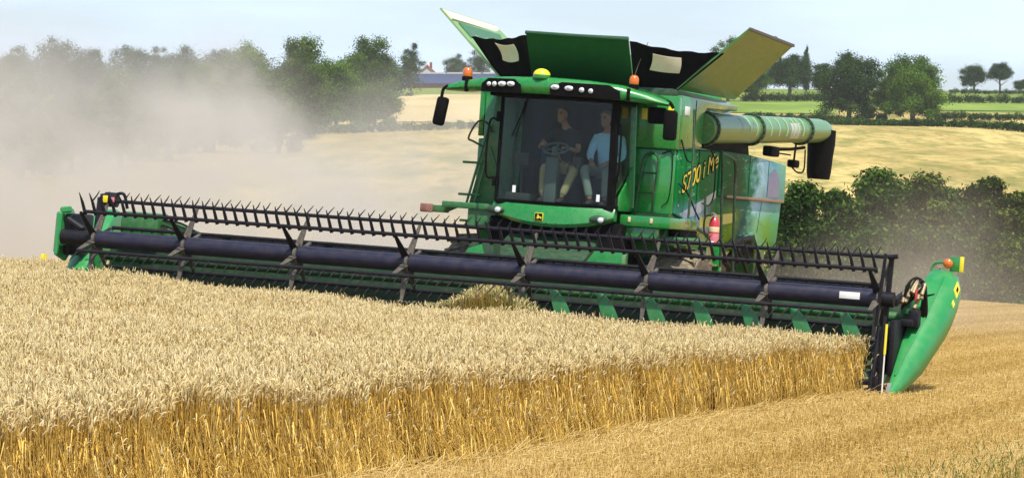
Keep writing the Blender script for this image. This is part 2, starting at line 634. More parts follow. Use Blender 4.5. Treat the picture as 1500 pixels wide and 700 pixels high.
def build_roof():
    st = [(-1.94, 2.98, 3.25, 4.13, 4.22), (-1.62, 2.9, 3.5, 4.13, 4.31), (-1.2, 2.78, 4.3, 4.14, 4.38), (-1.13, 2.76, 4.3, 4.14, 4.385),
          (-.72, 2.64, 4.34, 4.14, 4.40), (-.52, 2.60, 4.36, 4.14, 4.405), (-.2, 2.56, 4.36, 4.14, 4.415), (.1, 2.58, 4.36, 4.14, 4.41), (.5, 2.64, 4.34, 4.13, 4.40),
          (1.0, 2.76, 4.3, 4.12, 4.36), (1.12, 2.8, 4.3, 4.12, 4.33), (1.45, 2.9, 3.6, 4.10, 4.25), (1.74, 3.02, 3.3, 4.08, 4.15)]
    rings = []
    for x, yf, yr, zb, zt in st:
        h = zt - zb
        rings.append([(x, yf + .05, zb), (x, yf, zb + .35 * h), (x, yf + .015, zb + .72 * h), (x, yf + .07, zb + .93 * h), (x, yf + .2, zt), (x, yr - .1, zt + .01), (x, yr, zt - .05), (x, yr, zb)])
    roof = MB().loft(rings).build('roof', 'green', comb, 50)

    def yfront(x):
        for a, b in zip(st, st[1:]):
            if a[0] <= x <= b[0]:
                u = (x - a[0]) / (b[0] - a[0])
                return a[1] * (1 - u) + b[1] * u
        return 2.9
    # recessed lamp banks, with four lamps each
    for a, c, z0 in ((-1.27, -.56, 4.135), (-.06, 1.02, 4.125)):
        b = MB()
        xs = [a + (c - a) * k / 6 for k in range(7)]
        rg = []
        for k, x in enumerate(xs):
            sl = .09 if k in (0, 6) else 0
            rg.append([(x, yfront(x) + .1, z0), (x, yfront(x) - .012, z0 + .0), (x, yfront(x) - .018, z0 + .215 - sl), (x, yfront(x) + .1, z0 + .215 - sl)])
        b.loft(rg)
        b.build('lamp_bank', 'black', roof)
    for x, w, h, z in ((-1.13, .045, .05, 4.255), (-1.03, .05, .055, 4.258), (-.89, .085, .055, 4.265), (-.73, .085, .055, 4.27),
                       (.02, .09, .055, 4.255), (.24, .09, .055, 4.25), (.44, .055, .055, 4.235), (.58, .05, .052, 4.228)):
        y = yfront(x) - .02
        lamp = MB().ell((x, y, z), (w * .98, .02, h * .98), 18, 6).build('work_lamp', 'black', roof)
        b = MB()
        b.ell((x, y - .012, z), (w * .8, .014, h * .74), 18, 6)
        b.build('lens', 'lens', lamp)
        b = MB()
        b.ell((x, y - .025, z - .004), (w * .38, .006, h * .36), 12, 5)
        b.build('bulb', 'chrome', lamp)
    # GPS dome
    d = MB().lathe([(.10, 4.36), (.135, 4.385), (.14, 4.42), (.138, 4.44)], (-.25, 2.68, 0), 2, 24).build('receiver_base', 'green', roof)
    MB().ell((-.25, 2.68, 4.435), (.136, .136, .105), 24, 8, .0, 1).build('receiver_dome', 'yellow', d)
    # marker lamp strip seam bars on the wings
    for x in (-1.56, 1.14):
        MB().box((x - .025, yfront(x) - .012, 4.12), (x + .025, yfront(x) + .05, 4.31), .006).build('wing_clamp', 'black', roof)
    # rubber seal strip under visor
    MB().box((-1.15, 2.88, 4.085), (1.0, 3.3, 4.138), .01).build('visor_underside', 'black', roof)
    # small hinges/bolts along the top edge
    for x, z, kk in ((-1.63, 4.32, 'dark'), (1.13, 4.34, 'bright')):
        yy = 3.12
        r = MB().lathe([(.085, 0), (.085, .06), (.07, .075)], (x, yy, z - .02), 2, 18).build('warning_beacon', 'black', roof)
        MB().lathe([(.072, .07), (.078, .1), (.078, .15), (.068, .185), (.045, .21), (.01, .218)], (x, yy, z - .02), 2, 20).build('amber_lens', 'orange', r)
    MB().tube([(.95, 3.6, 4.38), (1.02, 3.7, 4.75), (1.12, 3.8, 5.1)], .006, 5).build('aerial', 'greysteel', roof)
    # mirrors on hanging arms
    for pts, lo, hi, rot, faceback in (
            ([(-1.9, 3.0, 4.2), (-1.97, 2.98, 4.14), (-1.99, 2.97, 4.0)], (-2.095, 2.93, 3.56), (-1.90, 3.07, 4.02), 9, 0),
            ([(1.66, 3.1, 4.14), (1.74, 3.1, 4.14), (1.8, 3.12, 4.05)], (1.66, 3.05, 3.55), (1.87, 3.2, 4.02), 0, 1)):
        arm = MB().tube(arc_pts(pts, 4), .026, 8).build('mirror_arm', 'black', roof)
        hb = MB().box(lo, hi, .05, Matrix.Rotation(rad(rot), 3, 'Y')).build('mirror_housing', 'black', arm)
    b = MB()
    b.box((1.36, 3.22, 3.80), (1.64, 3.34, 4.06), .03)
    b.bar((1.6, 3.2, 3.95), (1.72, 3.15, 3.95), .04, .04)
    b.build('wide_angle_mirror', 'black', roof)
    return roof


build_roof()


def build_front():
    # curved front panel under the windscreen
    xs = [-1.03 + 2.02 * k / 16 for k in range(17)]
    rings = []
    for x in xs:
        u = x / 1.02
        e = 1 - u * u
        zt, zb = 2.425 - .02 * e, 2.245 - .18 * max(e, 0) ** .8
        yf = 3.02 - .22 * e
        rings.append([(x, yf + .16, zb), (x, yf + .02, zb + .01), (x, yf - .02, zb + .06), (x, yf, zb + (zt - zb) * .6), (x, yf + .05, zt), (x, yf + .16, zt)])
    fp = MB().loft(rings).build('front_panel', 'green', comb, 45)
    for x in (-.94, .78):
        q = MB().ell((x, 2.915 if x < 0 else 2.86, 2.29 if x < 0 else 2.24), (.15, .05, .07), 18, 8).build('headlamp', 'dkgreen', fp)
        MB().ell((x + .05, 2.87 if x < 0 else 2.815, 2.29 if x < 0 else 2.235), (.05, .018, .045), 14, 6).build('lens', 'lens', q)
    # badge with a leaping deer
    y = 2.785
    bd = MB().prism([(-.235, 2.155), (-.105, 2.155), (-.1, 2.17), (-.1, 2.275), (-.115, 2.285), (-.225, 2.285), (-.24, 2.275), (-.24, 2.17)], 1, y - .012, y + .02, .004).build('badge', 'yellow', fp)
    MB().prism([(-.228, 2.165), (-.112, 2.165), (-.108, 2.175), (-.108, 2.27), (-.118, 2.277), (-.222, 2.277), (-.232, 2.27), (-.232, 2.175)], 1, y - .016, y - .01).build('badge_field', 'black', bd)
    deer = [(-.222, 2.20), (-.20, 2.212), (-.188, 2.235), (-.195, 2.262), (-.182, 2.25), (-.172, 2.266), (-.170, 2.243), (-.150, 2.226), (-.128, 2.224), (-.114, 2.206),
            (-.130, 2.207), (-.118, 2.186), (-.138, 2.200), (-.160, 2.206), (-.178, 2.188), (-.205, 2.186), (-.182, 2.196), (-.19, 2.206)]
    MB().prism(deer, 1, y - .02, y - .015).build('deer_emblem', 'yellow', bd)


build_front()


def build_body():
    # main hull: flank outline in (y, z), extruded across
    hull = [(4.02, 1.75), (4.0, 4.27), (7.55, 4.36), (7.6, 3.55), (11.25, 3.40), (11.15, 1.95), (9.95, 1.95), (9.6, 2.22), (9.0, 2.28), (8.4, 1.95), (7.4, 1.55), (5.0, 1.5)]
    body = MB().prism(hull, 0, -1.6, 1.6, .03).build('body', 'green', comb, 30)
    # flank panels standing proud of the hull on the near side
    def fl(name, poly, x0, x1, mat, bev=.015):
        return MB().prism(poly, 0, x0, x1, bev).build(name, mat, comb if False else body, 30)
    for sx in (1, -1):
        a, c = (1.603, 1.69) if sx > 0 else (-1.69, -1.603)
        fl('tank_side_panel', [(4.0, 3.46), (5.42, 3.52), (5.42, 4.1), (5.6, 4.2), (7.6, 4.22), (7.65, 4.32), (4.0, 4.30)], a, c, 'green')
        fl('service_panel', [(4.05, 2.42), (6.62, 2.08), (6.62, 3.52), (5.2, 3.50), (4.05, 3.42)], a, c, 'art' if sx > 0 else 'green')
        fl('rear_panel_upper', [(6.66, 2.78), (11.5, 2.80), (11.45, 3.46), (8.6, 3.53), (6.66, 3.53)], a, c + .02 * sx, 'art' if sx > 0 else 'green')
        fl('rear_panel_lower', [(6.66, 1.95), (8.3, 1.88), (8.75, 2.14), (9.35, 2.2), (9.85, 1.88), (11.2, 1.88), (11.42, 2.77), (6.66, 2.75)], a, c - .02 * sx, 'art' if sx > 0 else 'green')
        if sx > 0:
            fl('arch_lip', [(8.26, 1.86), (8.74, 2.15), (9.36, 2.21), (9.9, 1.86), (9.8, 1.84), (9.35, 2.17), (8.76, 2.11), (8.3, 1.83)], a + .03, c + .03, 'art', .004)
            fl('crease_strip', [(7.2, 2.755), (11.4, 2.765), (11.4, 2.82), (7.2, 2.80)], a + .05, c + .035, 'redlens', .005)
            # gothic purple window shape and pale flowers in the wrap
            MB().prism([(10.05, 2.84), (11.0, 2.84), (11.0, 3.12), (10.8, 3.28), (10.55, 3.36), (10.3, 3.27), (10.08, 3.1)], 0, c + .021, c + .024).build('wrap_picture', paint('wrap_purple', (.055, .085, .38), .3, 0, .1, .4, .5, 7.), body)
            MB().prism([(4.3, 2.42), (5.4, 2.62), (6.55, 2.86), (6.55, 2.74), (5.5, 2.44), (4.6, 2.34)], 0, c + .001, c + .004).build('wrap_swoosh', paint('wrap_blue', (.24, .36, .58), .3, 0, .15, .4, .4, 6.), body)
            MB().prism([(5.6, 2.40), (8.0, 2.52), (8.0, 2.36), (6.6, 2.26), (5.6, 2.22)], 0, c + .005, c + .008).build('wrap_swoosh', paint('wrap_yellow', (.36, .36, .015), .3, 0, .1, .4, .2, 6.), body)
    # black sheet: shade of the opening behind the auger elbow, put in as colour
    MB().box((1.602, 5.46, 3.53), (1.64, 7.58, 4.14), .0).build('auger_recess_shade', 'black', body)
    for p0, p1 in (((1.696, 5.3, 2.34), (1.696, 5.3, 3.5)), ((1.695, 4.06, 3.44), (1.695, 7.6, 3.535)), ((1.714, 8.7, 2.84), (1.714, 8.7, 3.52)), ((1.714, 10.1, 2.84), (1.714, 10.1, 3.48)), ((1.672, 9.7, 2.2), (1.672, 9.9, 2.74)), ((1.695, 4.9, 3.56), (1.695, 4.9, 4.27))):
        MB().bar(p0, p1, .012, .006, (1, 0, 0)).build('panel_seam', 'black', body)
    for k, (y, z) in enumerate(((4.15, 3.3), (5.15, 3.4), (6.5, 3.42), (6.5, 2.3), (4.2, 2.55))):
        MB().ell((1.695, y, z), (.008, .022, .022), 10, 5).build('latch', 'chrome', body)
    # chopper hood at the back
    MB().prism([(11.2, 1.4), (11.9, 1.1), (12.0, 2.2), (11.6, 2.9), (11.2, 3.1)], 0, -1.3, 1.3, .04).build('straw_hood', 'green2', body)
    MB().box((-1.18, 8.0, 1.2), (1.18, 10.4, 2.3), .02).build('wheel_well_shade', 'black', body)  # solid black blocks; the shade inside the arch is given by colour
    MB().box((1.0, 8.3, 1.8), (1.598, 9.9, 1.94), .01).build('wheel_well_shade', 'black', body)
    # belly and underbody
    b = MB()
    b.box((-.95, 4.1, .75), (.95, 10.6, 1.6), .04)
    b.box((-1.55, 4.3, 1.3), (1.55, 8.2, 1.74), .03)
    b.build('underbody', 'blacksteel', body)
    # front wall right of the cab, ladder door and upper box
    b = MB()
    b.box((1.0, 3.92, 2.4), (1.66, 4.02, 3.42), .02)
    b.build('front_door', 'green', body)
    b = MB()
    b.box((.98, 3.86, 3.43), (1.69, 4.03, 4.28), .03)
    b.bar((1.02, 3.84, 2.45), (.96, 3.84, 4.1), .1, .07, (0, 1, 0), .01)
    b.build('front_upper_panel', 'green', body)
    b = MB()
    b.tube(arc_pts([(1.08, 3.86, 2.42), (1.14, 3.86, 3.1), (1.18, 3.86, 3.30), (1.3, 3.86, 3.36), (1.4, 3.86, 3.28), (1.40, 3.86, 3.0), (1.36, 3.86, 2.42)], 5), .017, 8)
    for z, a, c in ((2.72, 1.11, 1.38), (3.04, 1.14, 1.4)):
        b.tube([(a, 3.86, z), (c, 3.86, z)], .014, 6)
    b.build('folding_ladder', 'dkgreen', body)
    b = MB()
    b.tube(arc_pts([(1.45, 3.89, 3.36), (1.62, 3.89, 3.36), (1.62, 3.89, 2.7), (1.5, 3.89, 2.5)], 5), .008, 6)
    b.build('door_seam', 'black', body)
    for x, y, z in ((1.13, 3.85, 3.985), (1.56, 3.85, 4.03)):
        MB().box((x - .045, y - .005, z - .11), (x + .045, y + .02, z + .07), .003).build('warning_label', 'yellow', body)
    MB().box((1.691, 4.22, 4.0), (1.699, 4.5, 4.14), .001).build('white_label', 'white', body)
    # left slanted guard with rails
    g = MB().prism([(-1.02, 2.36), (-1.72, 2.36), (-1.42, 3.66), (-1.36, 4.26), (-1.02, 4.26)], 1, 3.86, 3.98, .02).build('guard_panel', 'green2', body)
    MB().tube([(-1.06, 3.85, 2.42), (-1.4, 3.85, 3.3)], .008, 5).build('panel_crease', 'dkgreen', g)
    b = MB()
    b.tube([(-1.74, 3.82, 2.36), (-1.52, 3.82, 3.3), (-1.45, 3.82, 3.62)], .022, 8)
    b.tube([(-1.6, 3.8, 2.36), (-1.46, 3.8, 3.02)], .018, 8)
    for z, x0, x1 in ((3.02, -1.84, -1.5), (2.5, -1.88, -1.5)):
        b.tube([(x0, 3.8, z), (x1, 3.8, z)], .02, 8)
    b.build('boarding_rail', 'green2', g)
    MB().tube(arc_pts([(-1.38, 3.8, 3.52), (-1.46, 3.78, 3.66), (-1.62, 3.76, 3.68), (-1.76, 3.76, 3.42), (-1.68, 3.78, 3.36), (-1.5, 3.8, 3.28)], 5), .017, 8).build('grab_handle', 'dkgreen', g)
    # platforms
    p = MB().box((-1.98, 3.3, 2.27), (-1.0, 3.98, 2.37), .015)
    p.bar((-1.3, 3.5, 2.3), (-1.3, 3.5, 1.95), .5, .3, (0, 1, 0), .02)
    p.box((-1.7, 3.4, 2.06), (-1.0, 3.7, 2.1), .01)
    p = p.build('left_platform', 'green2', body)
    b = MB().prism([(-1.75, 2.30), (-2.0, 2.18), (-2.32, 2.2), (-2.32, 2.29), (-1.95, 2.30)], 1, 3.55, 3.62, .01)
    b.bar((-2.35, 3.58, 2.235), (-1.95, 3.58, 2.235), .05, .11, (0, 0, 1), .01)
    b = b.build('lamp_bracket', 'green2', p)
    MB().box((-2.42, 3.5, 2.17), (-2.2, 3.56, 2.31), .02).build('marker_lamp', 'redlens', b)
    p = MB().box((1.0, 3.3, 2.17), (1.82, 5.0, 2.35), .02)
    p.box((1.05, 3.36, 1.95), (1.6, 3.6, 2.168), .01)
    p = p.build('left_walkway', 'green', body)
    for x in (1.16, 1.52):
        MB().box((x - .022, 3.286, 2.24), (x + .022, 3.298, 2.32), .003).build('reflector', 'cream', p)
    MB().box((1.3, 3.7, 1.92), (1.95, 5.6, 2.05), .015).build('lower_step', 'green2', p)
    MB().box((1.5, 4.05, 2.06), (1.8, 5.1, 2.165), .01).build('battery_tray', 'black', p)
    # hand rails and hanging ladder on the near flank
    b = MB()
    b.tube(arc_pts([(1.82, 4.3, 4.1), (1.86, 4.25, 3.6), (1.9, 4.15, 3.0), (1.9, 4.1, 2.36)], 5), .02, 8)
    b.tube(arc_pts([(1.9, 5.95, 3.47), (1.92, 6.0, 3.2), (1.92, 6.1, 2.6), (1.92, 6.3, 1.6)], 5), .024, 8)
    b.tube(arc_pts([(1.9, 5.95, 3.47), (1.94, 6.4, 3.42), (1.96, 6.7, 3.28), (1.96, 6.8, 2.6), (1.96, 7.0, 1.5)], 5), .026, 8)
    b.tube(arc_pts([(1.9, 5.1, 2.75), (1.9, 5.1, 2.6), (1.9, 5.15, 2.4)], 5), .02, 8)
    b.build('hand_rail', 'dkgreen', body)
    b = MB()
    b.tube(arc_pts([(1.84, 5.15, 2.62), (1.86, 5.5, 2.6), (1.84, 5.85, 2.8), (1.8, 5.95, 3.3), (1.76, 5.8, 3.5)], 6), .013, 6)
    b.tube(arc_pts([(1.7, 4.1, 3.6), (1.78, 4.2, 3.3), (1.8, 4.6, 3.25)], 6), .014, 6)
    b.tube(arc_pts([(1.72, 4.05, 2.9), (1.8, 4.35, 2.75), (1.84, 4.7, 2.5), (1.84, 5.0, 2.36)], 6), .014, 6)
    b.build('hose', 'rubber', body)
    lad = MB()
    lad.box((1.72, 5.5, .95), (1.87, 5.62, 2.0), .015)
    lad.box((1.72, 6.5, .95), (1.86, 6.62, 2.0), .015)
    for z in (1.0, 1.3, 1.6):
        lad.box((1.73, 5.6, z), (1.85, 6.5, z + .04), .008)
    lad.build('access_ladder', 'green', body)
    b = MB()
    b.tube(arc_pts([(1.7, 8.0, 2.0), (1.78, 8.3, 1.75), (1.8, 8.8, 1.45), (1.8, 9.3, 1.5), (1.78, 9.5, 1.85)], 6), .03, 8)
    b.tube(arc_pts([(1.74, 7.2, 1.7), (1.8, 7.7, 1.5), (1.82, 8.4, 1.32), (1.8, 9.2, 1.25)], 6), .045, 8)
    b.tube(arc_pts([(1.7, 7.4, 1.95), (1.76, 8.2, 2.05), (1.76, 8.9, 2.1)], 6), .05, 8)
    b.build('hydraulic_hose', 'rubber', body)
    # lettering with its dark outline
    rot = Matrix(((0, 0, 1, 0), (1, 0, 0, 0), (0, 1, 0, 0), (0, 0, 0, 1)))
    for off, dx, mt in ((.022, 1.694, 'black'), (0., 1.700, 'yellow')):
        text_obj('S700 i Me', .40, mt, body, Matrix.Translation((dx, 4.34, 2.74)) @ Matrix.Rotation(rad(13), 4, 'X') @ rot @ Matrix.Diagonal((1.42, 1, 1, 1)), 'lettering', .002, off)
    return body


body = build_body()


def build_tank():
    b = MB()
    b.box((-1.5, 4.1, 4.28), (1.5, 7.6, 4.40), .01)
    tank = b.build('tank_rim', 'dkgreen', comb)
    # front flap leans forwards
    f = MB().slab([(-.86, 4.15, 4.34), (.84, 4.15, 4.34), (.93, 3.30, 5.12), (-.76, 3.30, 5.12)], -.035)
    f.tube([(-.77, 3.30, 5.13), (.94, 3.30, 5.10)], .03, 10)
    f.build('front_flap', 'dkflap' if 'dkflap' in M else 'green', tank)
    # side flaps
    q = [(-1.5, 4.35, 4.42), (-1.5, 7.5, 4.42), (-2.55, 7.0, 5.42), (-2.62, 4.35, 5.50)]
    lf = MB().slab(q, .03).build('side_flap', 'green_in', tank)
    MB().slab([(-2.41, 4.36, 5.33), (-2.42, 7.02, 5.28), (-2.53, 7.0, 5.40), (-2.60, 4.36, 5.48)], .036).build('pale_edge_strip', 'clear', lf)
    MB().slab([(-2.15, 4.6, 5.06), (-2.2, 7.1, 5.07), (-2.38, 7.05, 5.245), (-2.38, 4.6, 5.29)], .036).build('stripe', 'green2', lf)
    for k in range(4):
        y = 4.9 + .56 * k
        MB().slab([(-1.72, y, 4.64), (-1.72, y + .12, 4.64), (-2.2, y + .1, 5.10), (-2.2, y, 5.10)], .05).build('stiffening_rib', 'green_in', lf)
    q = [(1.5, 4.35, 4.40), (1.66, 7.5, 4.42), (2.60, 7.5, 5.37), (2.62, 4.35, 5.41)]
    rf = MB().slab(q, -.03).build('side_flap', 'wheat_lit_flap_green', tank)
    b = MB()
    b.bar((2.63, 4.33, 5.425), (2.61, 7.52, 5.385), .04, .05, (0, 0, 1), .005)
    b.build('flap_edge', 'greysteel', rf)
    MB().slab([(-1.4, 7.6, 4.4), (1.4, 7.6, 4.4), (1.5, 8.1, 5.1), (-1.5, 8.1, 5.1)], .03).build('rear_flap', 'green', tank)
    # tarpaulin corners with clear windows
    def sag(u, v):
        return (0, .12 * math.sin(math.pi * u) * v + .015 * math.sin(19 * u + 3 * v), -.05 * math.sin(math.pi * u) * v + .012 * math.sin(23 * u))
    lq = [(-1.5, 4.38, 4.42), (-.86, 4.17, 4.34), (-.77, 3.36, 5.10), (-2.03, 4.36, 5.08)]
    MB().slab(lq, .01, 14, 8, sag).build('tarpaulin_corner', 'fabric', tank, 60)
    rq = [(.84, 4.17, 4.34), (1.5, 4.38, 4.40), (2.22, 4.38, 5.03), (.94, 3.36, 5.08)]
    MB().slab(rq, .01, 14, 8, sag).build('tarpaulin_corner', 'fabric', tank, 60)
    MB().slab([(-1.31, 3.88, 4.70), (-1.00, 3.76, 4.695), (-1.06, 3.62, 4.95), (-1.42, 3.76, 4.96)], .006, 6, 6, lambda u, v: (.03 * math.sin(math.pi * v), 0, -.03 * math.sin(math.pi * u))).build('clear_panel', 'clear', tank)
    MB().slab([(1.16, 3.86, 4.67), (1.60, 4.05, 4.65), (1.64, 3.96, 4.89), (1.24, 3.70, 4.92)], .006, 6, 6, lambda u, v: (.015 * math.sin(math.pi * v), 0, -.012 * math.sin(math.pi * u))).build('clear_panel', 'clear', tank)
    b = MB()
    b.tube(arc_pts([(-1.5, 4.36, 4.44), (-1.15, 4.2, 4.42), (-.9, 4.12, 4.40)], 5), .02, 6)
    b.build('tarpaulin_tube', 'black', tank)
    b = MB()
    b.tube(arc_pts([(1.16, 4.18, 4.52), (1.35, 4.22, 4.51), (1.5, 4.28, 4.55)], 5), .012, 6)
    b.build('tarpaulin_tube', 'black', tank)
    MB().tube(arc_pts([(2.2, 7.6, 5.1), (2.22, 7.6, 5.45), (2.27, 7.6, 5.52), (2.32, 7.6, 5.44), (2.4, 7.6, 5.1)], 5), .018, 6).build('grab_loop', 'dkgreen', tank)


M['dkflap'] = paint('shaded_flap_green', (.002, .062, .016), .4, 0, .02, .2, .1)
build_tank()


def build_auger():
    p0, p1 = Vector((1.62, 5.5, 3.84)), Vector((1.62, 14.2, 4.20))
    ax = (p1 - p0).normalized()
    b = MB().tube([p0, p0 + (p1 - p0) * .5, p1, p1 + ax * .35 + Vector((0, 0, -.02)), p1 + ax * .62 + Vector((0, 0, -.1)), p1 + ax * .75 + Vector((0, 0, -.25))], [.255, .24, .225, .222, .19, .10], 28)
    aug = b.build('unloading_auger', 'tubegreen', comb, 50)
    for t in (.02, .385, .83):
        c = p0 + (p1 - p0) * t
        r = MB().tube([c, c + ax * .06], .30 - .03 * t, 28).build('flange', 'dkgreen', aug)
        b = MB()
        u, w = Vector((1, 0, 0)), ax.cross(Vector((1, 0, 0))).normalized()
        for k in range(18):
            a = 2 * math.pi * k / 18
            q = c + (u * math.cos(a) + w * math.sin(a)) * (.285 - .03 * t)
            b.tube([q - ax * .03, q + ax * .085], .016, 6)
        b.tube([c + ax * .02, c + ax * .04], .292 - .03 * t, 28)
        b.build('bolt_ring', 'greysteel', r)
    for t in (.22, .28, .34, .46, .53, .6, .665, .70, .75):
        c = p0 + (p1 - p0) * t
        u, w = Vector((1, 0, 0)), ax.cross(Vector((1, 0, 0))).normalized()
        pts = [c + (u * math.cos(a) + w * math.sin(a)) * .244 - w * 0 for a in [rad(-60 + 12 * k) for k in range(8)]]
        MB().tube(pts, .013, 5).build('weld_rib', 'rib', aug)
    # worn silver patch
    b = MB()
    rings = []
    for k in range(8):
        t = .64 + .1 * k / 7
        c = p0 + (p1 - p0) * t
        w = ax.cross(Vector((1, 0, 0))).normalized()
        rings.append([tuple(c + (Vector((1, 0, 0)) * math.cos(a) + w * math.sin(a)) * (.241 - .01 * k / 7)) for a in [rad(-35 + 9 * j) for j in range(9)]] +
                     [tuple(c + (Vector((1, 0, 0)) * math.cos(a) + w * math.sin(a)) * .20) for a in [rad(37 - 9 * j) for j in range(9)]])
    b.loft(rings)
    b.build('worn_decal', paint('worn_decal', (.5, .53, .54), .4, .0, .3, .2, .4, 9.), aug)
    # rubber spout
    e = p1 + ax * .42
    rings = []
    for z, rx, ry, dy in ((.02, .25, .5, 0.), (-.25, .25, .5, .0), (-.45, .235, .45, -.03), (-.8, .22, .42, -.05), (-.92, .20, .36, -.05)):
        rings.append([(e.x + rx * math.cos(a), e.y + dy + ry * math.sin(a), e.z + z) for a in [2 * math.pi * k / 20 for k in range(20)]])
    MB().loft(rings).build('spout', 'black', aug, 40)
    b = MB()
    b.box((1.5, 10.4, 3.58), (1.68, 11.0, 3.76), .03)
    b.tube([(1.6, 11.0, 3.72), (1.62, 12.0, 3.76), (1.62, 13.2, 3.84)], .03, 6)
    b.tube([(1.56, 10.9, 3.66), (1.6, 12.2, 3.66)], .014, 6)
    b.build('auger_bracket', 'black', aug)
    b = MB()
    b.box((1.54, 12.2, 3.44), (1.68, 12.65, 3.58), .03)
    b.tube(arc_pts([(1.6, 12.4, 3.44), (1.66, 12.6, 3.36), (1.66, 13.1, 3.42), (1.64, 13.2, 3.8)], 6), .016, 6)
    b.tube([(1.6, 12.5, 3.58), (1.6, 12.6, 3.95)], .02, 6)
    b.build('spout_camera', 'black', aug)
    # saddle under the tube near the body
    MB().prism([(7.0, 3.5), (9.0, 3.5), (8.85, 3.75), (7.2, 3.72)], 0, 1.2, 1.62, .03).build('auger_saddle', 'black', aug)


build_auger()


def wheel(x, y, r, w, sx, name):
    t = MB()
    prof = [(r * .55, -w * .42), (r * .72, -w * .5), (r * .9, -w * .5), (r * .975, -w * .42), (r, -w * .3), (r, w * .3), (r * .975, w * .42), (r * .9, w * .5), (r * .72, w * .5), (r * .55, w * .42)]
    t.lathe(prof, (x, y, r), 0, 40)
    nl = 20
    for k in range(nl):
        for h in (-1, 1):
            a = 2 * math.pi * (k + (.5 if h > 0 else 0)) / nl
            a2 = a + .16
            p0 = (x + h * w * .02, y + r * 1.015 * math.cos(a), r + r * 1.015 * math.sin(a))
            p1 = (x + h * w * .49, y + r * .985 * math.cos(a2), r + r * .985 * math.sin(a2))
            t.bar(p0, p1, .055, .06, (0, math.cos(a), math.sin(a)))
    wh = empty(name)
    wh.parent = comb
    t.build('tyre', 'tyre', wh)
    MB().lathe([(r * .2, -w * .1), (r * .56, -w * .36), (r * .57, w * .36), (r * .5, w * .3), (r * .2, w * .05)], (x, y, r), 0, 28).build('rim', 'yellow', wh)


for sx in (-1, 1):
    wheel(sx * 1.72, 4.55, .92, .74, sx, 'front_wheel')
    wheel(sx * 1.5, 9.15, .62, .5, sx, 'rear_wheel')
MB().box((-1.4, 4.4, .72), (1.4, 4.75, 1.0), .03).build('front_axle', 'blacksteel', comb)

# feeder house
fh = MB().prism([(1.85, .55), (1.85, 1.35), (2.2, 1.55), (3.6, 2.14), (4.2, 2.2), (4.2, 1.3), (2.4, .5)], 0, -.75, .75, .03).build('feeder_house', 'dkgreen', comb)
b = MB()
b.box((-.82, 1.84, 1.05), (.82, 2.1, 1.5), .02)
b.box((-1.0, 1.9, 1.3), (-.6, 2.3, 1.78), .02)
b.build('header_mount', 'dkgreen', fh)
b = MB()
b.prism([(.72, 1.3), (1.5, 1.3), (1.5, 1.78), (1.06, 1.78)], 1, 1.86, 2.2, .02)
b.build('lift_bracket', 'green', fh)
b = MB()
b.prism([(-1.2, 1.3), (-1.0, 1.66), (-.78, 1.74), (-.7, 1.5), (-.8, 1.3)], 1, 1.86, 2.2, .02)
b.build('lift_bracket', 'green', fh)
for x in (.15, .35, 1.43):
    MB().box((x, 1.82 if x < 1 else 1.845, 1.42), (x + .07, 1.832 if x < 1 else 1.857, 1.52), .002).build('warning_label', 'yellow', fh)
MB().box((-1.1, 3.1, 1.55), (1.1, 4.0, 2.2), .05).build('cab_underside', 'black', comb)


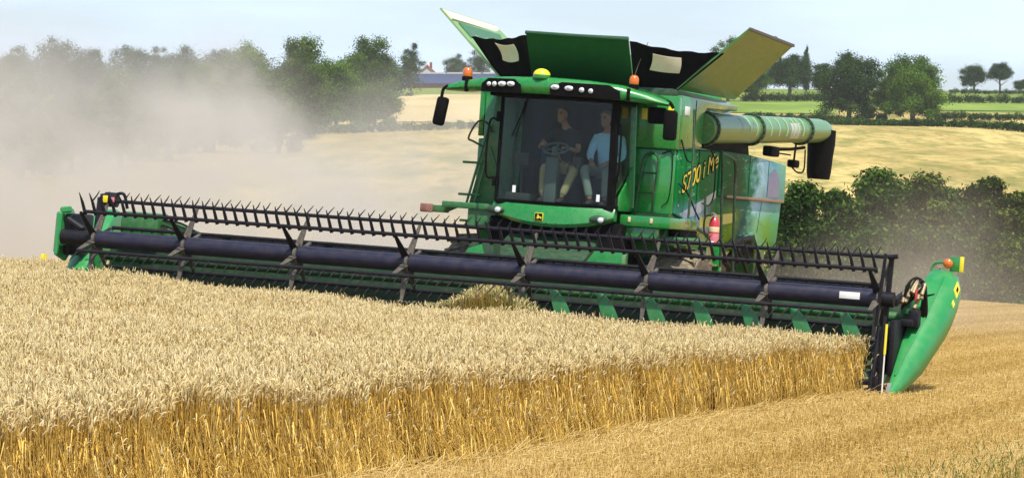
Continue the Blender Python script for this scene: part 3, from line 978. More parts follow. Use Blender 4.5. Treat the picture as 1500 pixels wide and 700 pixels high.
# ------------------------------------------------------------------ header with its reel
def build_header():
    XL, XR = -7.0, 6.0
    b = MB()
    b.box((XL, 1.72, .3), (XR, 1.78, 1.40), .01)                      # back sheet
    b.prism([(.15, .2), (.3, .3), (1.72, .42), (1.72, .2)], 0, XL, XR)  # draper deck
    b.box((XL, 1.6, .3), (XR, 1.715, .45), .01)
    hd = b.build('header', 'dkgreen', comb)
    MB().tube([(XL, 1.55, 1.12), (.4, 1.55, 1.12)], .07, 12).build('cross_auger', 'dkgreen', hd)  # left half in the darker green, the reel's shade painted in
    MB().tube([(.401, 1.55, 1.12), (XR, 1.55, 1.12)], .075, 12).build('cross_auger', 'green2', hd)
    b = MB().tube([(XL + .6, 1.82, 1.515), (XR - .4, 1.82, 1.515)], .055, 12)
    b.build('top_beam', 'blacksteel', hd)
    for k in range(7):
        x = -5.0 + 1.74 * k
        MB().box((x - .09, 1.74, 1.53), (x + .09, 1.88, 1.60), .03).build('beam_clamp', 'mint', hd)
    b = MB()
    b.box((XL, .02, .16), (XR, .14, .24), .01)
    for k in range(86):
        x = XL + .15 * k + .05
        b.prism([(x - .02, .02), (x + .02, .02), (x, -.12)], 2, .18, .21)
    b.build('cutter_bar', 'blacksteel', hd)
    # curved green deck fins
    for k in range(7):
        x = 1.0 + .735 * k
        poly = [(x - .20, 1.17), (x - .08, 1.15), (x + .06, 1.0), (x + .16, .80), (x + .22, .55), (x + .03, .55), (x - .09, .80), (x - .18, 1.03)]
        MB().prism(poly, 1, .50, .54, .008).build('deck_fin', 'fin', hd)
    # reel
    cy, cz = .6, 1.39
    RX0, RX1 = -6.74, 5.80
    rt = MB().tube([(RX0, cy, cz), (RX1, cy, cz)], .135, 24).build('reel_tube', 'navy', hd)
    MB().box((5.2, cy - .14, 1.36), (5.5, cy - .132, 1.46), .001).build('label', 'white', hd)
    R = .625
    angs = [77.4 + 60 * k for k in range(6)]
    for a in angs:
        ca, sa = math.cos(rad(a)), math.sin(rad(a))
        y, z = cy + R * ca, cz + R * sa
        b = MB().tube([(RX0, y, z), (RX1, y, z)], .029, 10)
        out = Vector((0, ca, sa))
        # tines point outwards with a lag; below the tube they hang down and forwards
        if sa > .5:
            d = (Vector((0, ca * .35, 1))).normalized()
        elif sa < -.1:
            d = (Vector((0, -.55, -1))).normalized()
        else:
            d = (out + Vector((0, 0, -.6))).normalized()
        ln = (.30 if abs(a - 137.4) < 1 else .15) if sa > .5 else .19
        n = 74
        for k in range(n):
            x = RX0 + .02 + (RX1 - RX0 - .04) * k / (n - 1) + random.uniform(-.006, .006)
            lx = random.uniform(-.02, .02)
            front = abs(a - 137.4) < 1
            lean = -.075 if front else (.10 if sa > .5 else -.10)
            base = Vector((x, y, z))
            if sa > .5 and not front:
                base.x -= .15
            tip = base + d * ln + Vector((lean + lx, 0, 0))
            w0 = .05 if front else (.017 if sa > .5 else .019)
            mid = base + d * ln * .5 + Vector((lean * .5, 0, 0))
            low = base - d * (.05 if front else .01) - Vector((lean * .1, 0, 0))
            b.bar(low, mid, w0, .03, (0, 1, 0), 0, w0 * .8, .024)
            b.bar(mid, tip, w0 * .8, .024, (0, 1, 0), 0, .008, .008)
        b.build('tine_bar', 'blacksteel', hd)
    xs = [-5.18, -3.31, -1.49, .38, 2.29, 4.11]
    for i, x in enumerate([RX0 + .03] + xs + [RX1 - .03]):
        b = MB()
        for a in angs:
            ca, sa = math.cos(rad(a)), math.sin(rad(a))
            off = .035 if abs(a - 77.4) < 1 else -.035
            p1 = (x + off * (2.6 if a < 140 else 1), cy + (R - .02) * ca, cz + (R - .02) * sa)
            p0 = (x, cy + .1 * ca, cz + .1 * sa)
            b.mi = 0 if abs(a - 137.4) < 1 else 1
            b.bar(p0, p1, .085, .022, (ca, 0, 0) if False else (0, ca, sa), .0, .045, .022)
            b.bar((x - .06, p0[1], p0[2]), p1, .045, .03, (0, ca, sa), 0, .035, .03)
        b.mi = 1
        b.tube([(x - .025, cy, cz), (x + .025, cy, cz)], .165, 24)
        b.build('reel_spider', ['blacksteel', 'greysteel'], hd)

    # ------------------------------------------ end dividers
    secs = [(0., .00, .05, .02, .08), (.22, -.02, .15, .02, .24), (.6, -.03, .25, .13, .54), (1.0, -.03, .36, .28, .89), (1.4, -.02, .46, .54, 1.22),
            (1.8, -.01, .56, .80, 1.55), (2.1, .02, .575, 1.02, 1.77), (2.32, .05, .55, 1.12, 1.86), (2.42, .06, .54, 1.15, 1.86)]
    for sx, x0 in ((1, 6.08), (-1, -7.1)):
        rings = []
        for y, xl, xr, zb, zt in secs:
            w, h = xr - xl, zt - zb
            if sx < 0:
                pass
            prof = [(xl, zb + .25 * h), (xl - .0, zt - .22 * h), (xl + .06 * w, zt - .06 * h), (xl + .2 * w, zt), (xl + .6 * w, zt - .02 * h), (xl + .88 * w, zt - .14 * h), (xr, zt - .38 * h),
                    (xr - .02 * w, zb + .35 * h), (xr - .16 * w, zb + .08 * h), (xl + .5 * w, zb)]
            rings.append([(x0 + sx * px, y, pz) for px, pz in prof])
        dv = MB().loft(rings).build('crop_divider', 'mint', hd, 40)
        if sx > 0:
            # seam, decal, lamp, marker board
            MB().loft([[(6.085 + a * .028, y, z0 + a2 * h) for a, a2 in ((-1, 0), (1, 0), (1, 1), (-1, 1))] for y, z0, h in ((-.05, .03, .03), (.02, .012, .085), (.16, .012, .20))]).build('worn_nose', 'chrome', dv)
            b = MB()
            b.tube(arc_pts([(6.125, .3, .32), (6.17, .62, .575), (6.26, 1.02, .912), (6.33, 1.42, 1.245), (6.38, 1.8, 1.563), (6.41, 2.08, 1.765)], 6), .012, 6)
            b.build('pressed_ridge', 'mint', dv)
            for y, x, z in ((.62, 6.1, .54), (1.0, 6.12, .885), (1.4, 6.15, 1.212), (1.8, 6.17, 1.555), (2.3, 6.3, 1.872), (2.3, 6.5, 1.868)):
                MB().ell((x, y, z), (.014, .014, .014), 8, 5).build('bolt', 'greysteel', dv)
            MB().tube(arc_pts([(6.07, 1.62, 1.30), (6.2, 1.66, 1.445), (6.4, 1.78, 1.50), (6.52, 1.85, 1.48)], 6), .012, 6).build('panel_seam', 'black', dv)
            c00, c10, c11, c01 = [Vector(q) for q in ((6.64, 1.8, 1.265), (6.655, 2.1, 1.485), (6.588, 2.1, 1.665), (6.571, 1.8, 1.445))]

            def on(u, v):
                return (c00 * (1 - u) + c10 * u) * (1 - v) + (c01 * (1 - u) + c11 * u) * v
            dc = MB().slab([on(.6, .3), on(1.2, .3), on(1.2, .95), on(.6, .95)], .014).build('warning_decal', 'yellow', dv)
            MB().slab([on(.78, .5), on(1.02, .5), on(1.02, .75), on(.78, .75)], .02).build('decal_symbol', 'black', dc)
            MB().slab([on(.0, .25), on(.25, .25), on(.25, .6), on(.0, .6)], .014).build('small_decal', 'yellow', dv)
            ar = MB().tube(arc_pts([(6.15, 2.45, 1.78), (6.16, 2.46, 1.90), (6.24, 2.46, 1.96), (6.45, 2.46, 1.97)], 5), .02, 8).build('lamp_arm', 'green', dv)
            bd = MB().box((6.42, 2.46, 1.84), (6.58, 2.49, 2.06), .008).build('marker_board', 'green', ar)
            MB().box((6.565, 2.45, 1.84), (6.625, 2.48, 2.07), .006).build('board_edge', 'yellow', bd)
            MB().ell((6.40, 2.40, 1.955), (.075, .05, .075), 18, 8).build('amber_lamp', 'orange', ar)
        else:
            b = MB()
            b.prism([(.55, 1.1), (.75, 1.78), (1.05, 1.84), (1.2, 1.7), (1.15, 1.2), (.9, 1.0)], 0, -7.42, -7.36, .02)
            b.bar((-7.40, .62, 1.12), (-7.40, .66, 1.78), .1, .1, (0, 1, 0), .03)
            b.bar((-7.36, .64, 1.26), (-6.95, .64, 1.46), .1, .08, (0, 0, 1), .02)
            b.bar((-7.4, .66, 1.8), (-7.22, .7, 1.83), .06, .1, (0, 0, 1), .02)
            b.build('end_shield', 'mint', dv)
            b = MB()
            b.box((-7.34, .7, 1.1), (-7.2, 1.5, 1.76), .04)
            b.bar((-7.25, .62, 1.68), (-6.95, .62, 1.52), .12, .08, (0, 0, 1), .02)
            b.tube([(-7.3, .6, 1.39), (-6.7, .6, 1.39)], .12, 16)
            b.build('reel_drive', 'blacksteel', dv)
    # ------------------------------------------ end frames of the reel
    b = MB()
    b.box((5.84, .3, .25), (5.9, 1.9, 1.0), .02)
    b.bar((5.86, .62, .9), (5.9, .62, 2.0), .07, .08, (0, 1, 0), .01)
    b.bar((5.78, .4, 1.0), (5.84, .45, 2.05), .045, .05, (0, 1, 0), .01)
    b.bar((5.95, .8, 1.35), (6.05, 1.9, 1.6), .09, .12, (0, 0, 1), .015)
    b.tube([(5.80, .6, 1.39), (5.98, .6, 1.39)], .11, 16)
    b.tube([(5.85, .55, 2.0), (6.0, .55, 2.02)], .035, 10)
    b.build('reel_arm', 'blacksteel', hd)
    b = MB()
    b.box((5.98, 1.3, 1.05), (6.1, 1.62, 1.62), .03)
    b.box((5.98, 1.1, 1.18), (6.2, 1.6, 1.3), .03)
    b.build('arm_bracket', 'green2', hd)
    b = MB()
    for k in range(6):
        a = random.uniform(0, .2)
        b.tube(arc_pts([(6.0 + .03 * k, 1.1, 1.25 + .03 * k), (6.08 + .04 * k, 1.0 + a, 1.62 + .05 * math.sin(k)), (6.2 + .02 * k, 1.2 + a, 1.72 - .02 * k), (6.26 + .015 * k, 1.3, 1.45 - .05 * k), (6.2, 1.4, 1.1)], 6), .016, 6)
    b.build('hydraulic_hose', 'rubber', hd)
    b = MB()
    for k in range(9):
        x, z = 6.04 + .035 * k + random.uniform(-.02, .02), 1.28 + .05 * (k % 5) + random.uniform(0, .1)
        b.tube([(x, 1.0, z), (x + random.uniform(-.05, .05), 1.12, z + .16)], .028, 8)
    b.build('hose_coupler', 'brass', hd)
    MB().box((6.2, .99, 1.38), (6.235, 1.02, 1.56), .006).build('red_tag', 'red', hd)
    b = MB()
    b.box((6.02, .85, 1.02), (6.22, 1.3, 1.12), .02)
    b.box((5.98, .4, .3), (6.06, 1.6, 1.1), .02)
    b.box((6.12, .98, 1.0), (6.28, 1.2, 1.26), .03)
    b.build('divider_bracket', 'blacksteel', hd)
    # side knife and crop stick at the near end
    b = MB()
    b.bar((5.84, .0, .08), (5.88, .25, 1.0), .06, .07, (0, 1, 0), .01)
    b.bar((5.98, -.02, .05), (5.96, .1, 1.15), .045, .06, (0, 1, 0), .01)
    for k in range(10):
        z = .14 + .085 * k
        b.prism([(z, 5.82), (z + .05, 5.82), (z + .025, 5.74)][0:0] or [(5.80 + .004 * k, z), (5.92, z + .02), (5.80 + .004 * k, z + .055)], 1, .04 + .02 * k, .06 + .02 * k)
    b.box((5.86, -.02, .06), (5.96, .3, .3), .03)
    b.build('side_knife', 'blacksteel', hd)
    b = MB()
    b.tube([(6.02, -.05, .02), (6.02, -.04, .62)], .011, 8)
    b.build('crop_stick', 'white', hd)
    b = MB()
    b.tube([(6.02, -.04, .62), (6.015, 0, 1.05)], .019, 8)
    b.box((6.03, -.1, .0), (6.16, .02, .05), .015)
    b.build('yellow_stick', 'yellow', hd)
    # far-end drive, arm and motor
    b = MB()
    b.bar((-6.55, 1.75, 1.6), (-5.75, 1.82, 1.5), .14, .14, (0, 0, 1), .03)
    b.box((-6.75, 1.5, 1.45), (-6.1, 1.95, 1.85), .04)
    b.bar((-6.4, 1.7, 1.8), (-5.5, 1.8, 1.56), .08, .1, (0, 0, 1), .02)
    b.build('reel_lift_arm', 'green2', hd)
    b = MB()
    b.tube([(-6.70, .8, 2.02), (-6.50, .82, 2.02)], .115, 18)
    b.tube([(-6.76, .8, 2.02), (-6.70, .8, 2.02)], .09, 14)
    b.tube(arc_pts([(-6.55, .8, 2.1), (-6.4, .82, 2.12), (-6.36, .9, 1.9)], 5), .025, 8)
    b.bar((-6.75, .75, 2.05), (-6.75, .65, 1.3), .1, .1, (0, 1, 0), .02)
    mt = b.build('reel_motor', 'blacksteel', hd)
    MB().box((-6.69, .68, 1.97), (-6.61, .692, 2.08), .003).build('decal', 'yellow', mt)
    MB().box((-6.56, .70, 1.98), (-6.50, .712, 2.06), .003).build('decal', 'pinklab', mt)
    b = MB()
    b.tube(arc_pts([(-6.2, 1.7, 1.75), (-5.8, 1.7, 1.72), (-5.5, 1.75, 1.58)], 6), .018, 6)
    b.tube(arc_pts([(-6.3, 1.65, 1.7), (-5.9, 1.65, 1.62), (-5.65, 1.75, 1.55)], 6), .018, 6)
    b.build('hydraulic_hose', 'rubber', hd)
    for x in (-6.95,):
        b = MB()
        b.prism([(-7.0, .2), (-6.95, 1.0), (-6.6, 1.18), (-6.3, .9), (-6.35, .2)], 1, 1.62, 1.68, .02)
        b.build('end_sheet', 'mint', hd)


build_header()

# fire extinguisher hanging on the flank ladder
fe = tag(empty('fire_extinguisher', MACHINE @ Matrix.Translation((2.0, 5.4, 1.93))), 'red fire extinguisher hanging on the flank rail of the harvester', 'fire extinguisher')
MB().lathe([(.02, 0), (.08, .01), (.085, .03), (.085, .38), (.07, .44), (.04, .475), (.03, .49)], (0, 0, 0), 2, 24).build('cylinder', 'red', fe)
b = MB()
b.tube([(0, 0, .48), (0, 0, .53)], .03, 10)
b.bar((0, .0, .53), (-.02, -.13, .55), .03, .02)
b.bar((0, .0, .51), (-.02, -.12, .50), .03, .02)
b.build('valve_handle', 'chrome', fe)
MB().tube(arc_pts([(-.03, -.02, .51), (-.14, -.05, .48), (-.16, -.05, .3), (-.11, -.07, .15)], 6), .014, 6).build('hose', 'rubber', fe)
MB().lathe([(.0865, .24), (.0875, .245), (.0875, .32), (.0865, .325)], (0, 0, 0), 2, 24).build('cream_band', 'cream', fe)
MB().lathe([(.0865, .04), (.0875, .045), (.0875, .21), (.0865, .215)], (0, 0, 0), 2, 24).build('faded_label', 'pinklab', fe)
MB().box((-.045, -.093, .06), (.035, -.085, .09), .001).build('sticker', 'white', fe)


# ================================================================== PEOPLE
def skin_mesh(joints, bones, levels=2):
    """continuous surface grown round a skeleton; joints: name -> (xyz, radius)"""
    names = list(joints)
    me = bpy.data.meshes.new('tmp')
    me.from_pydata([joints[n][0] for n in names], [(names.index(a), names.index(c)) for a, c in bones], [])
    o = bpy.data.objects.new('tmp', me)
    COL.objects.link(o)
    o.modifiers.new('s', 'SKIN')
    sv = me.skin_vertices[0].data
    for i, n in enumerate(names):
        r = joints[n][1]
        sv[i].radius = r if hasattr(r, '__len__') else (r, r)
        sv[i].use_root = (i == 0)
    s = o.modifiers.new('d', 'SUBSURF')
    s.levels = s.render_levels = levels
    dg = bpy.context.evaluated_depsgraph_get()
    out = bpy.data.meshes.new_from_object(o.evaluated_get(dg))
    bpy.data.objects.remove(o)
    return out


def join_to(mb, me):
    mb.bm.from_mesh(me)
    bpy.data.meshes.remove(me)


def person(label, P, group_mats, loc):
    """P: joint positions in machine coordinates"""
    top, legs, hairm = group_mats
    root = tag(empty('person', MACHINE @ Matrix.Translation(loc)), label, 'person')
    J = {k: (Vector(v) - Vector(loc)) for k, v in P.items() if k not in ('look', 'sleeve')}
    hd = J['head']
    # body: trunk, limbs, hands with fingers, one surface
    jj = {'pelvis': (J['pelvis'], .13), 'belly': (J['pelvis'].lerp(J['neck'], .35), .135), 'chest': (J['pelvis'].lerp(J['neck'], .75), .14), 'neck': (J['neck'] + Vector((0, 0, .02)), .06), 'head0': (hd + Vector((0, .02, -.08)), .06)}
    bn = [('pelvis', 'belly'), ('belly', 'chest'), ('chest', 'neck'), ('neck', 'head0')]
    for s in 'LR':
        jj['sh' + s] = (J['sh' + s], .062)
        jj['el' + s] = (J['el' + s], .043)
        jj['wr' + s] = (J['wr' + s], .028)
        jj['hip' + s] = (J['hip' + s], .095)
        jj['kn' + s] = (J['kn' + s], .065)
        jj['an' + s] = (J['an' + s], .042)
        bn += [('chest', 'sh' + s), ('sh' + s, 'el' + s), ('el' + s, 'wr' + s), ('pelvis', 'hip' + s), ('hip' + s, 'kn' + s), ('kn' + s, 'an' + s)]
        fore = (J['wr' + s] - J['el' + s]).normalized()
        side = fore.cross(Vector((0, 0, 1))).normalized() * (1 if s == 'L' else -1)
        dn = fore.cross(side)
        if dn.z > 0:
            dn = -dn
        pm = J['wr' + s] + fore * .05
        jj['pm' + s] = (pm, (.036, .022))
        bn.append(('wr' + s, 'pm' + s))
    b = MB()
    join_to(b, skin_mesh(jj, bn, 2))
    for s in 'LR':
        fore = (J['wr' + s] - J['el' + s]).normalized()
        side = fore.cross(Vector((0, 0, 1))).normalized()
        dn = fore.cross(side)
        if dn.z > 0:
            dn = -dn
        pm = J['wr' + s] + fore * .04
        for k, ln in enumerate((.066, .075, .07, .055)):
            off = side * ((k - 1.5) * .019)
            p0 = pm + off + fore * .02
            b.tube([p0, p0 + fore * ln * .55 + dn * .004, p0 + fore * ln * .85 + dn * .022, p0 + fore * ln * .9 + dn * .045], [.0105, .010, .009, .006], 8)
        th = side * (-.035 if s == 'L' else .035)
        p0 = J['wr' + s] + fore * .02 + th * .6
        b.tube([p0, p0 + th * .6 + fore * .025 + dn * .01, p0 + th * .7 + fore * .055 + dn * .02], [.013, .011, .007], 8)
    # head with nose, ears, eyes, brow, mouth
    yaw = P.get('_', None)
    f = Vector(P['look']).normalized()
    up = Vector((0, 0, 1))
    rt = f.cross(up).normalized()
    up = rt.cross(f)

    def hp(a, c, d):
        return hd + rt * a + f * c + up * d
    rings = []
    for z, rx, rf, cf in ((-.128, .032, .035, .045), (-.115, .045, .055, .035), (-.08, .06, .078, .015), (-.03, .07, .092, .0), (.02, .075, .098, -.005), (.06, .073, .095, -.008), (.095, .055, .075, -.012), (.115, .025, .04, -.015)):
        rings.append([tuple(hp(rx * 1.1 * math.cos(t), cf + rf * 1.08 * math.sin(t), z * 1.05)) for t in [2 * math.pi * k / 20 for k in range(20)]])
    b.loft(rings)
    b.loft([[tuple(hp(w * math.cos(t), c + d * math.sin(t), z)) for t in [2 * math.pi * k / 10 for k in range(10)]] for z, w, c, d in ((.015, .008, .09, .008), (-.015, .013, .1, .016), (-.03, .017, .098, .02), (-.042, .010, .092, .012))])
    for sg in (-1, 1):
        b.ell(tuple(hp(sg * .077, -.01, -.005)), (.014, .022, .033), 10, 6)
    body = b.build('body', 'skin', root, 180)
    b = MB()
    for sg in (-1, 1):
        b.ell(tuple(hp(sg * .03, .088, .012)), .012, 10, 6)
        b.tube([tuple(hp(sg * .015, .092, .032)), tuple(hp(sg * .048, .082, .034))], .006, 6)
    b.tube([tuple(hp(-.024, .085, -.072)), tuple(hp(0, .092, -.07)), tuple(hp(.024, .085, -.072))], .005, 6)
    b.build('eyes_and_mouth', 'darkhair', root, 180)
    b = MB()
    rings = []
    for z, rx, rf, cf in ((-.03, .072, .07, -.038), (.02, .080, .082, -.03), (.06, .080, .092, -.018), (.1, .062, .08, -.014), (.128, .025, .035, -.016)):
        rings.append([tuple(hp(rx * 1.1 * math.cos(t), cf + rf * 1.06 * math.sin(t), z * 1.05 + (.03 if math.sin(t) > .3 and z < .05 else 0))) for t in [2 * math.pi * k / 20 for k in range(20)]])
    b.loft(rings)
    b.build('hair', hairm, root, 180)
    # shirt: trunk and sleeves
    jj = {'pelvis': (J['pelvis'] + Vector((0, 0, .03)), .15), 'belly': (J['pelvis'].lerp(J['neck'], .4), .155), 'chest': (J['pelvis'].lerp(J['neck'], .78), .16), 'collar': (J['neck'] + Vector((0, 0, -.02)), .072)}
    bn = [('pelvis', 'belly'), ('belly', 'chest'), ('chest', 'collar')]
    for s in 'LR':
        jj['sh' + s] = (J['sh' + s], .082)
        jj['el' + s] = (J['sh' + s].lerp(J['el' + s], P['sleeve'][0]), .064)
        bn += [('chest', 'sh' + s), ('sh' + s, 'el' + s)]
        if P['sleeve'][0] >= .99:
            jj['cf' + s] = (J['el' + s].lerp(J['wr' + s], P['sleeve'][1]), .048)
            bn.append(('el' + s, 'cf' + s))
    b = MB()
    join_to(b, skin_mesh(jj, bn, 2))
    b.build('shirt', top, root, 180)
    jj = {'pelvis': (J['pelvis'] + Vector((0, 0, -.01)), .15)}
    bn = []
    for s in 'LR':
        jj['hip' + s] = (J['hip' + s], .11)
        jj['kn' + s] = (J['kn' + s], .082)
        jj['sk' + s] = (J['kn' + s].lerp(J['an' + s], .5), .072)
        jj['an' + s] = (J['kn' + s].lerp(J['an' + s], .93), .066)
        bn += [('pelvis', 'hip' + s), ('hip' + s, 'kn' + s), ('kn' + s, 'sk' + s), ('sk' + s, 'an' + s)]
    b = MB()
    join_to(b, skin_mesh(jj, bn, 2))
    b.build('trousers', legs, root, 180)
    for s in 'LR':
        a = J['an' + s]
        b = MB()
        b.loft([[tuple(a + Vector((w * math.cos(t), y, z + h * math.sin(t)))) for t in [2 * math.pi * k / 12 for k in range(12)]] for y, w, z, h in ((.06, .03, -.03, .03), (.03, .042, -.02, .05), (-.04, .043, -.03, .042), (-.14, .05, -.045, .028), (-.19, .035, -.05, .018))])
        b.build('shoe', 'shoe', root, 180)
    return root


person('driver in a black shirt and tan trousers holding the steering wheel in the cab',
       dict(pelvis=(-.12, 3.88, 3.0), neck=(-.16, 3.86, 3.68), head=(-.21, 3.80, 3.885), look=(-.35, -1, -.1),
            shL=(.06, 3.85, 3.58), shR=(-.36, 3.85, 3.60), elL=(.12, 3.70, 3.30), elR=(-.52, 3.70, 3.33), wrL=(.02, 3.46, 3.34), wrR=(-.40, 3.42, 3.38),
            hipL=(-.02, 3.84, 2.98), hipR=(-.22, 3.84, 2.98), knL=(.16, 3.42, 3.0), knR=(-.34, 3.42, 3.02), anL=(.02, 3.26, 2.53), anR=(-.30, 3.30, 2.53), sleeve=(.72, 0)),
       ('shirtblack', 'chino', 'darkhair'), (-.12, 3.88, 2.43))
person('passenger in a pale blue shirt and grey trousers with hands on the lap',
       dict(pelvis=(.56, 3.86, 2.98), neck=(.56, 3.84, 3.64), head=(.52, 3.78, 3.86), look=(-.25, -1, -.2),
            shL=(.79, 3.83, 3.53), shR=(.37, 3.83, 3.54), elL=(.87, 3.68, 3.24), elR=(.33, 3.66, 3.25), wrL=(.69, 3.46, 3.15), wrR=(.43, 3.46, 3.15),
            hipL=(.66, 3.82, 2.98), hipR=(.46, 3.82, 2.98), knL=(.71, 3.38, 3.02), knR=(.33, 3.38, 3.04), anL=(.73, 3.32, 2.53), anR=(.49, 3.30, 2.53), sleeve=(1., .72)),
       ('shirtblue', 'greytrs', 'hair'), (.56, 3.86, 2.43))


# ================================================================== GROUND
def terr(x, y):
    x, y = np.asarray(x, float), np.asarray(y, float)
    prof = np.interp(y, [-50, 118, 135, 180, 230, 250, 400, 550, 650, 800, 900, 1100],
                     [0, 0, -.6, -5.5, 1.0, 4.0, 11.1, 17.8, 24.6, 33.2, 34.5, 24])
    k = np.clip((y - 110) / 130, 0, 1)
    k = k * k * (3 - 2 * k)
    near = -np.clip(x, -70, 70) * math.tan(ROLL)
    und = .9 * np.sin(x * .021 + 1.3) * np.clip((y - 240) / 200, 0, 1) + .5 * np.sin(y * .045 + x * .013) * np.clip((y - 240) / 200, 0, 1)
    return prof + near * (1 - k) + und


def hit(px, py, y0=240., y1=1200.):
    """where the sight line through a photo pixel meets the terrain"""
    d = np.array([(px - 750) / FOC, 1.0, (308 - py) / FOC])
    ys = np.linspace(y0, y1, 4000)
    X, Z = d[0] * ys, HCAM + d[2] * ys
    dz = Z - terr(X, ys)
    i = np.argmax(dz < 0) if (dz < 0).any() else len(ys) - 1
    return float(X[i]), float(ys[i])


def mk_ground():
    m, t, out = nt('field_soil_and_straw')
    b = N(t, 'ShaderNodeBsdfPrincipled', Roughness=.95)
    b.inputs['Specular IOR Level'].default_value = .1
    tc = N(t, 'ShaderNodeTexCoord')
    sp = N(t, 'ShaderNodeSeparateXYZ')
    L(t, tc.outputs['Object'], sp.inputs[0])
    # near stubble
    n1 = noise(t, 26., 8, .75)
    n2 = noise(t, .8, 4)
    near = mixcol(t, ramp(t, n1, (.32, 0.), (.68, 1.)), (.27, .165, .05), (.58, .41, .16))
    near = mixcol(t, ramp(t, n2, (.42, 0.), (.66, .35)), near, (.40, .25, .09))
    mq = N(t, 'ShaderNodeMapping')
    mq.inputs['Rotation'].default_value = (0, 0, YAW)
    mq.inputs['Scale'].default_value = (3.2, .35, 1)
    L(t, tc.outputs['Object'], mq.inputs[0])
    n3 = N(t, 'ShaderNodeTexNoise', Scale=1., Detail=6, Roughness=.7)
    L(t, mq.outputs[0], n3.inputs['Vector'])
    near = mixcol(t, ramp(t, n3.outputs['Fac'], (.40, 0.), (.62, .8)), near, (.30, .19, .06))
    # far field: dry grass with green and brown drifts
    mp = N(t, 'ShaderNodeMapping')
    mp.inputs['Scale'].default_value = (.06, .012, .05)
    L(t, tc.outputs['Object'], mp.inputs[0])
    f1 = N(t, 'ShaderNodeTexNoise', Scale=1., Detail=9, Roughness=.68)
    L(t, mp.outputs[0], f1.inputs['Vector'])
    f2 = N(t, 'ShaderNodeTexNoise', Scale=4.3, Detail=8, Roughness=.7)
    L(t, mp.outputs[0], f2.inputs['Vector'])
    far = mixcol(t, ramp(t, f1.outputs['Fac'], (.36, 0.), (.62, 1.)), (.33, .245, .08), (.57, .44, .165))
    far = mixcol(t, ramp(t, f2.outputs['Fac'], (.46, 0.), (.62, .9)), far, (.19, .19, .05))
    f3 = N(t, 'ShaderNodeTexNoise', Scale=14., Detail=7, Roughness=.75)
    L(t, mp.outputs[0], f3.inputs['Vector'])
    far = mixcol(t, ramp(t, f3.outputs['Fac'], (.5, 0.), (.66, .7)), far, (.15, .14, .035))
    mr = N(t, 'ShaderNodeMapRange')
    mr.inputs[1].default_value = 110.
    mr.inputs[2].default_value = 170.
    L(t, sp.outputs['Y'], mr.inputs[0])
    c = mixcol(t, mr.outputs[0], near, far)
    # pasture beyond the hedges
    mr2 = N(t, 'ShaderNodeMapRange')
    mr2.inputs[1].default_value = 575.
    mr2.inputs[2].default_value = 585.
    L(t, sp.outputs['Y'], mr2.inputs[0])
    c = mixcol(t, mr2.outputs[0], c, mixcol(t, f2.outputs['Fac'], (.12, .17, .03), (.2, .25, .05)))
    L(t, c, b.inputs['Base Color'])
    bp = N(t, 'ShaderNodeBump', Strength=.6, Distance=.05)
    L(t, n1, bp.inputs['Height'])
    L(t, bp.outputs[0], b.inputs['Normal'])
    L(t, b.outputs[0], out.inputs[0])
    return m


xs = np.concatenate([np.linspace(-500, -130, 16), np.linspace(-120, 120, 97), np.linspace(130, 500, 16)])
ys = np.concatenate([np.linspace(-40, 110, 51), np.linspace(113, 260, 50), np.linspace(266, 960, 90), np.linspace(975, 1100, 8)])
GX, GY = np.meshgrid(xs, ys)
V = np.stack([GX, GY, terr(GX, GY)], -1).reshape(-1, 3)
nx = len(xs)
ii = (np.arange(len(ys) - 1)[:, None] * nx + np.arange(nx - 1)[None]).ravel()
g = np_mesh('ground', V, np.stack([ii, ii + 1, ii + nx + 1, ii + nx], 1), mk_ground(), smooth=True)
tag(g, kind='structure')


def flatmat(name, a, b_, sc):
    m, t, out = nt(name)
    b = N(t, 'ShaderNodeBsdfPrincipled', Roughness=.95)
    b.inputs['Specular IOR Level'].default_value = .1
    tc = N(t, 'ShaderNodeTexCoord')
    mp = N(t, 'ShaderNodeMapping')
    mp.inputs['Scale'].default_value = (sc, sc * .4, sc)
    L(t, tc.outputs['Object'], mp.inputs[0])
    n = N(t, 'ShaderNodeTexNoise', Scale=1., Detail=8, Roughness=.65)
    L(t, mp.outputs[0], n.inputs['Vector'])
    L(t, mixcol(t, ramp(t, n.outputs['Fac'], (.35, 0.), (.65, 1.)), a, b_), b.inputs['Base Color'])
    L(t, b.outputs[0], out.inputs[0])
    return m


M['pasture'] = flatmat('bright_pasture', (.11, .18, .025), (.21, .29, .055), .06)
M['straw'] = flatmat('pale_straw_field', (.43, .335, .15), (.58, .46, .24), .05)
M['straw2'] = flatmat('dry_field', (.42, .34, .13), (.55, .45, .18), .05)


def patch(name, px4, mat, lift=.12, nu=80, nv=24):
    q = [np.array(hit(*p)) for p in px4]
    vs = []
    for j in range(nv + 1):
        for i in range(nu + 1):
            u, v = i / nu, j / nv
            p = (q[0] * (1 - u) + q[1] * u) * (1 - v) + (q[3] * (1 - u) + q[2] * u) * v
            vs.append((p[0], p[1], float(terr(p[0], p[1])) + lift))
    W = nu + 1
    k = (np.arange(nv)[:, None] * W + np.arange(nu)[None]).ravel()
    o = np_mesh(name, vs, np.stack([k, k + 1, k + W + 1, k + W], 1), mat, smooth=True)
    tag(o, kind='structure')
    return o


patch('pasture_field', [(1060, 166), (1225, 168), (1215, 150), (1060, 148)], 'pasture')
patch('pasture_field', [(1370, 163), (1600, 163), (1600, 152), (1370, 152)], 'pasture')
patch('straw_field', [(440, 192), (760, 178), (760, 139), (590, 140)], 'straw', .12)


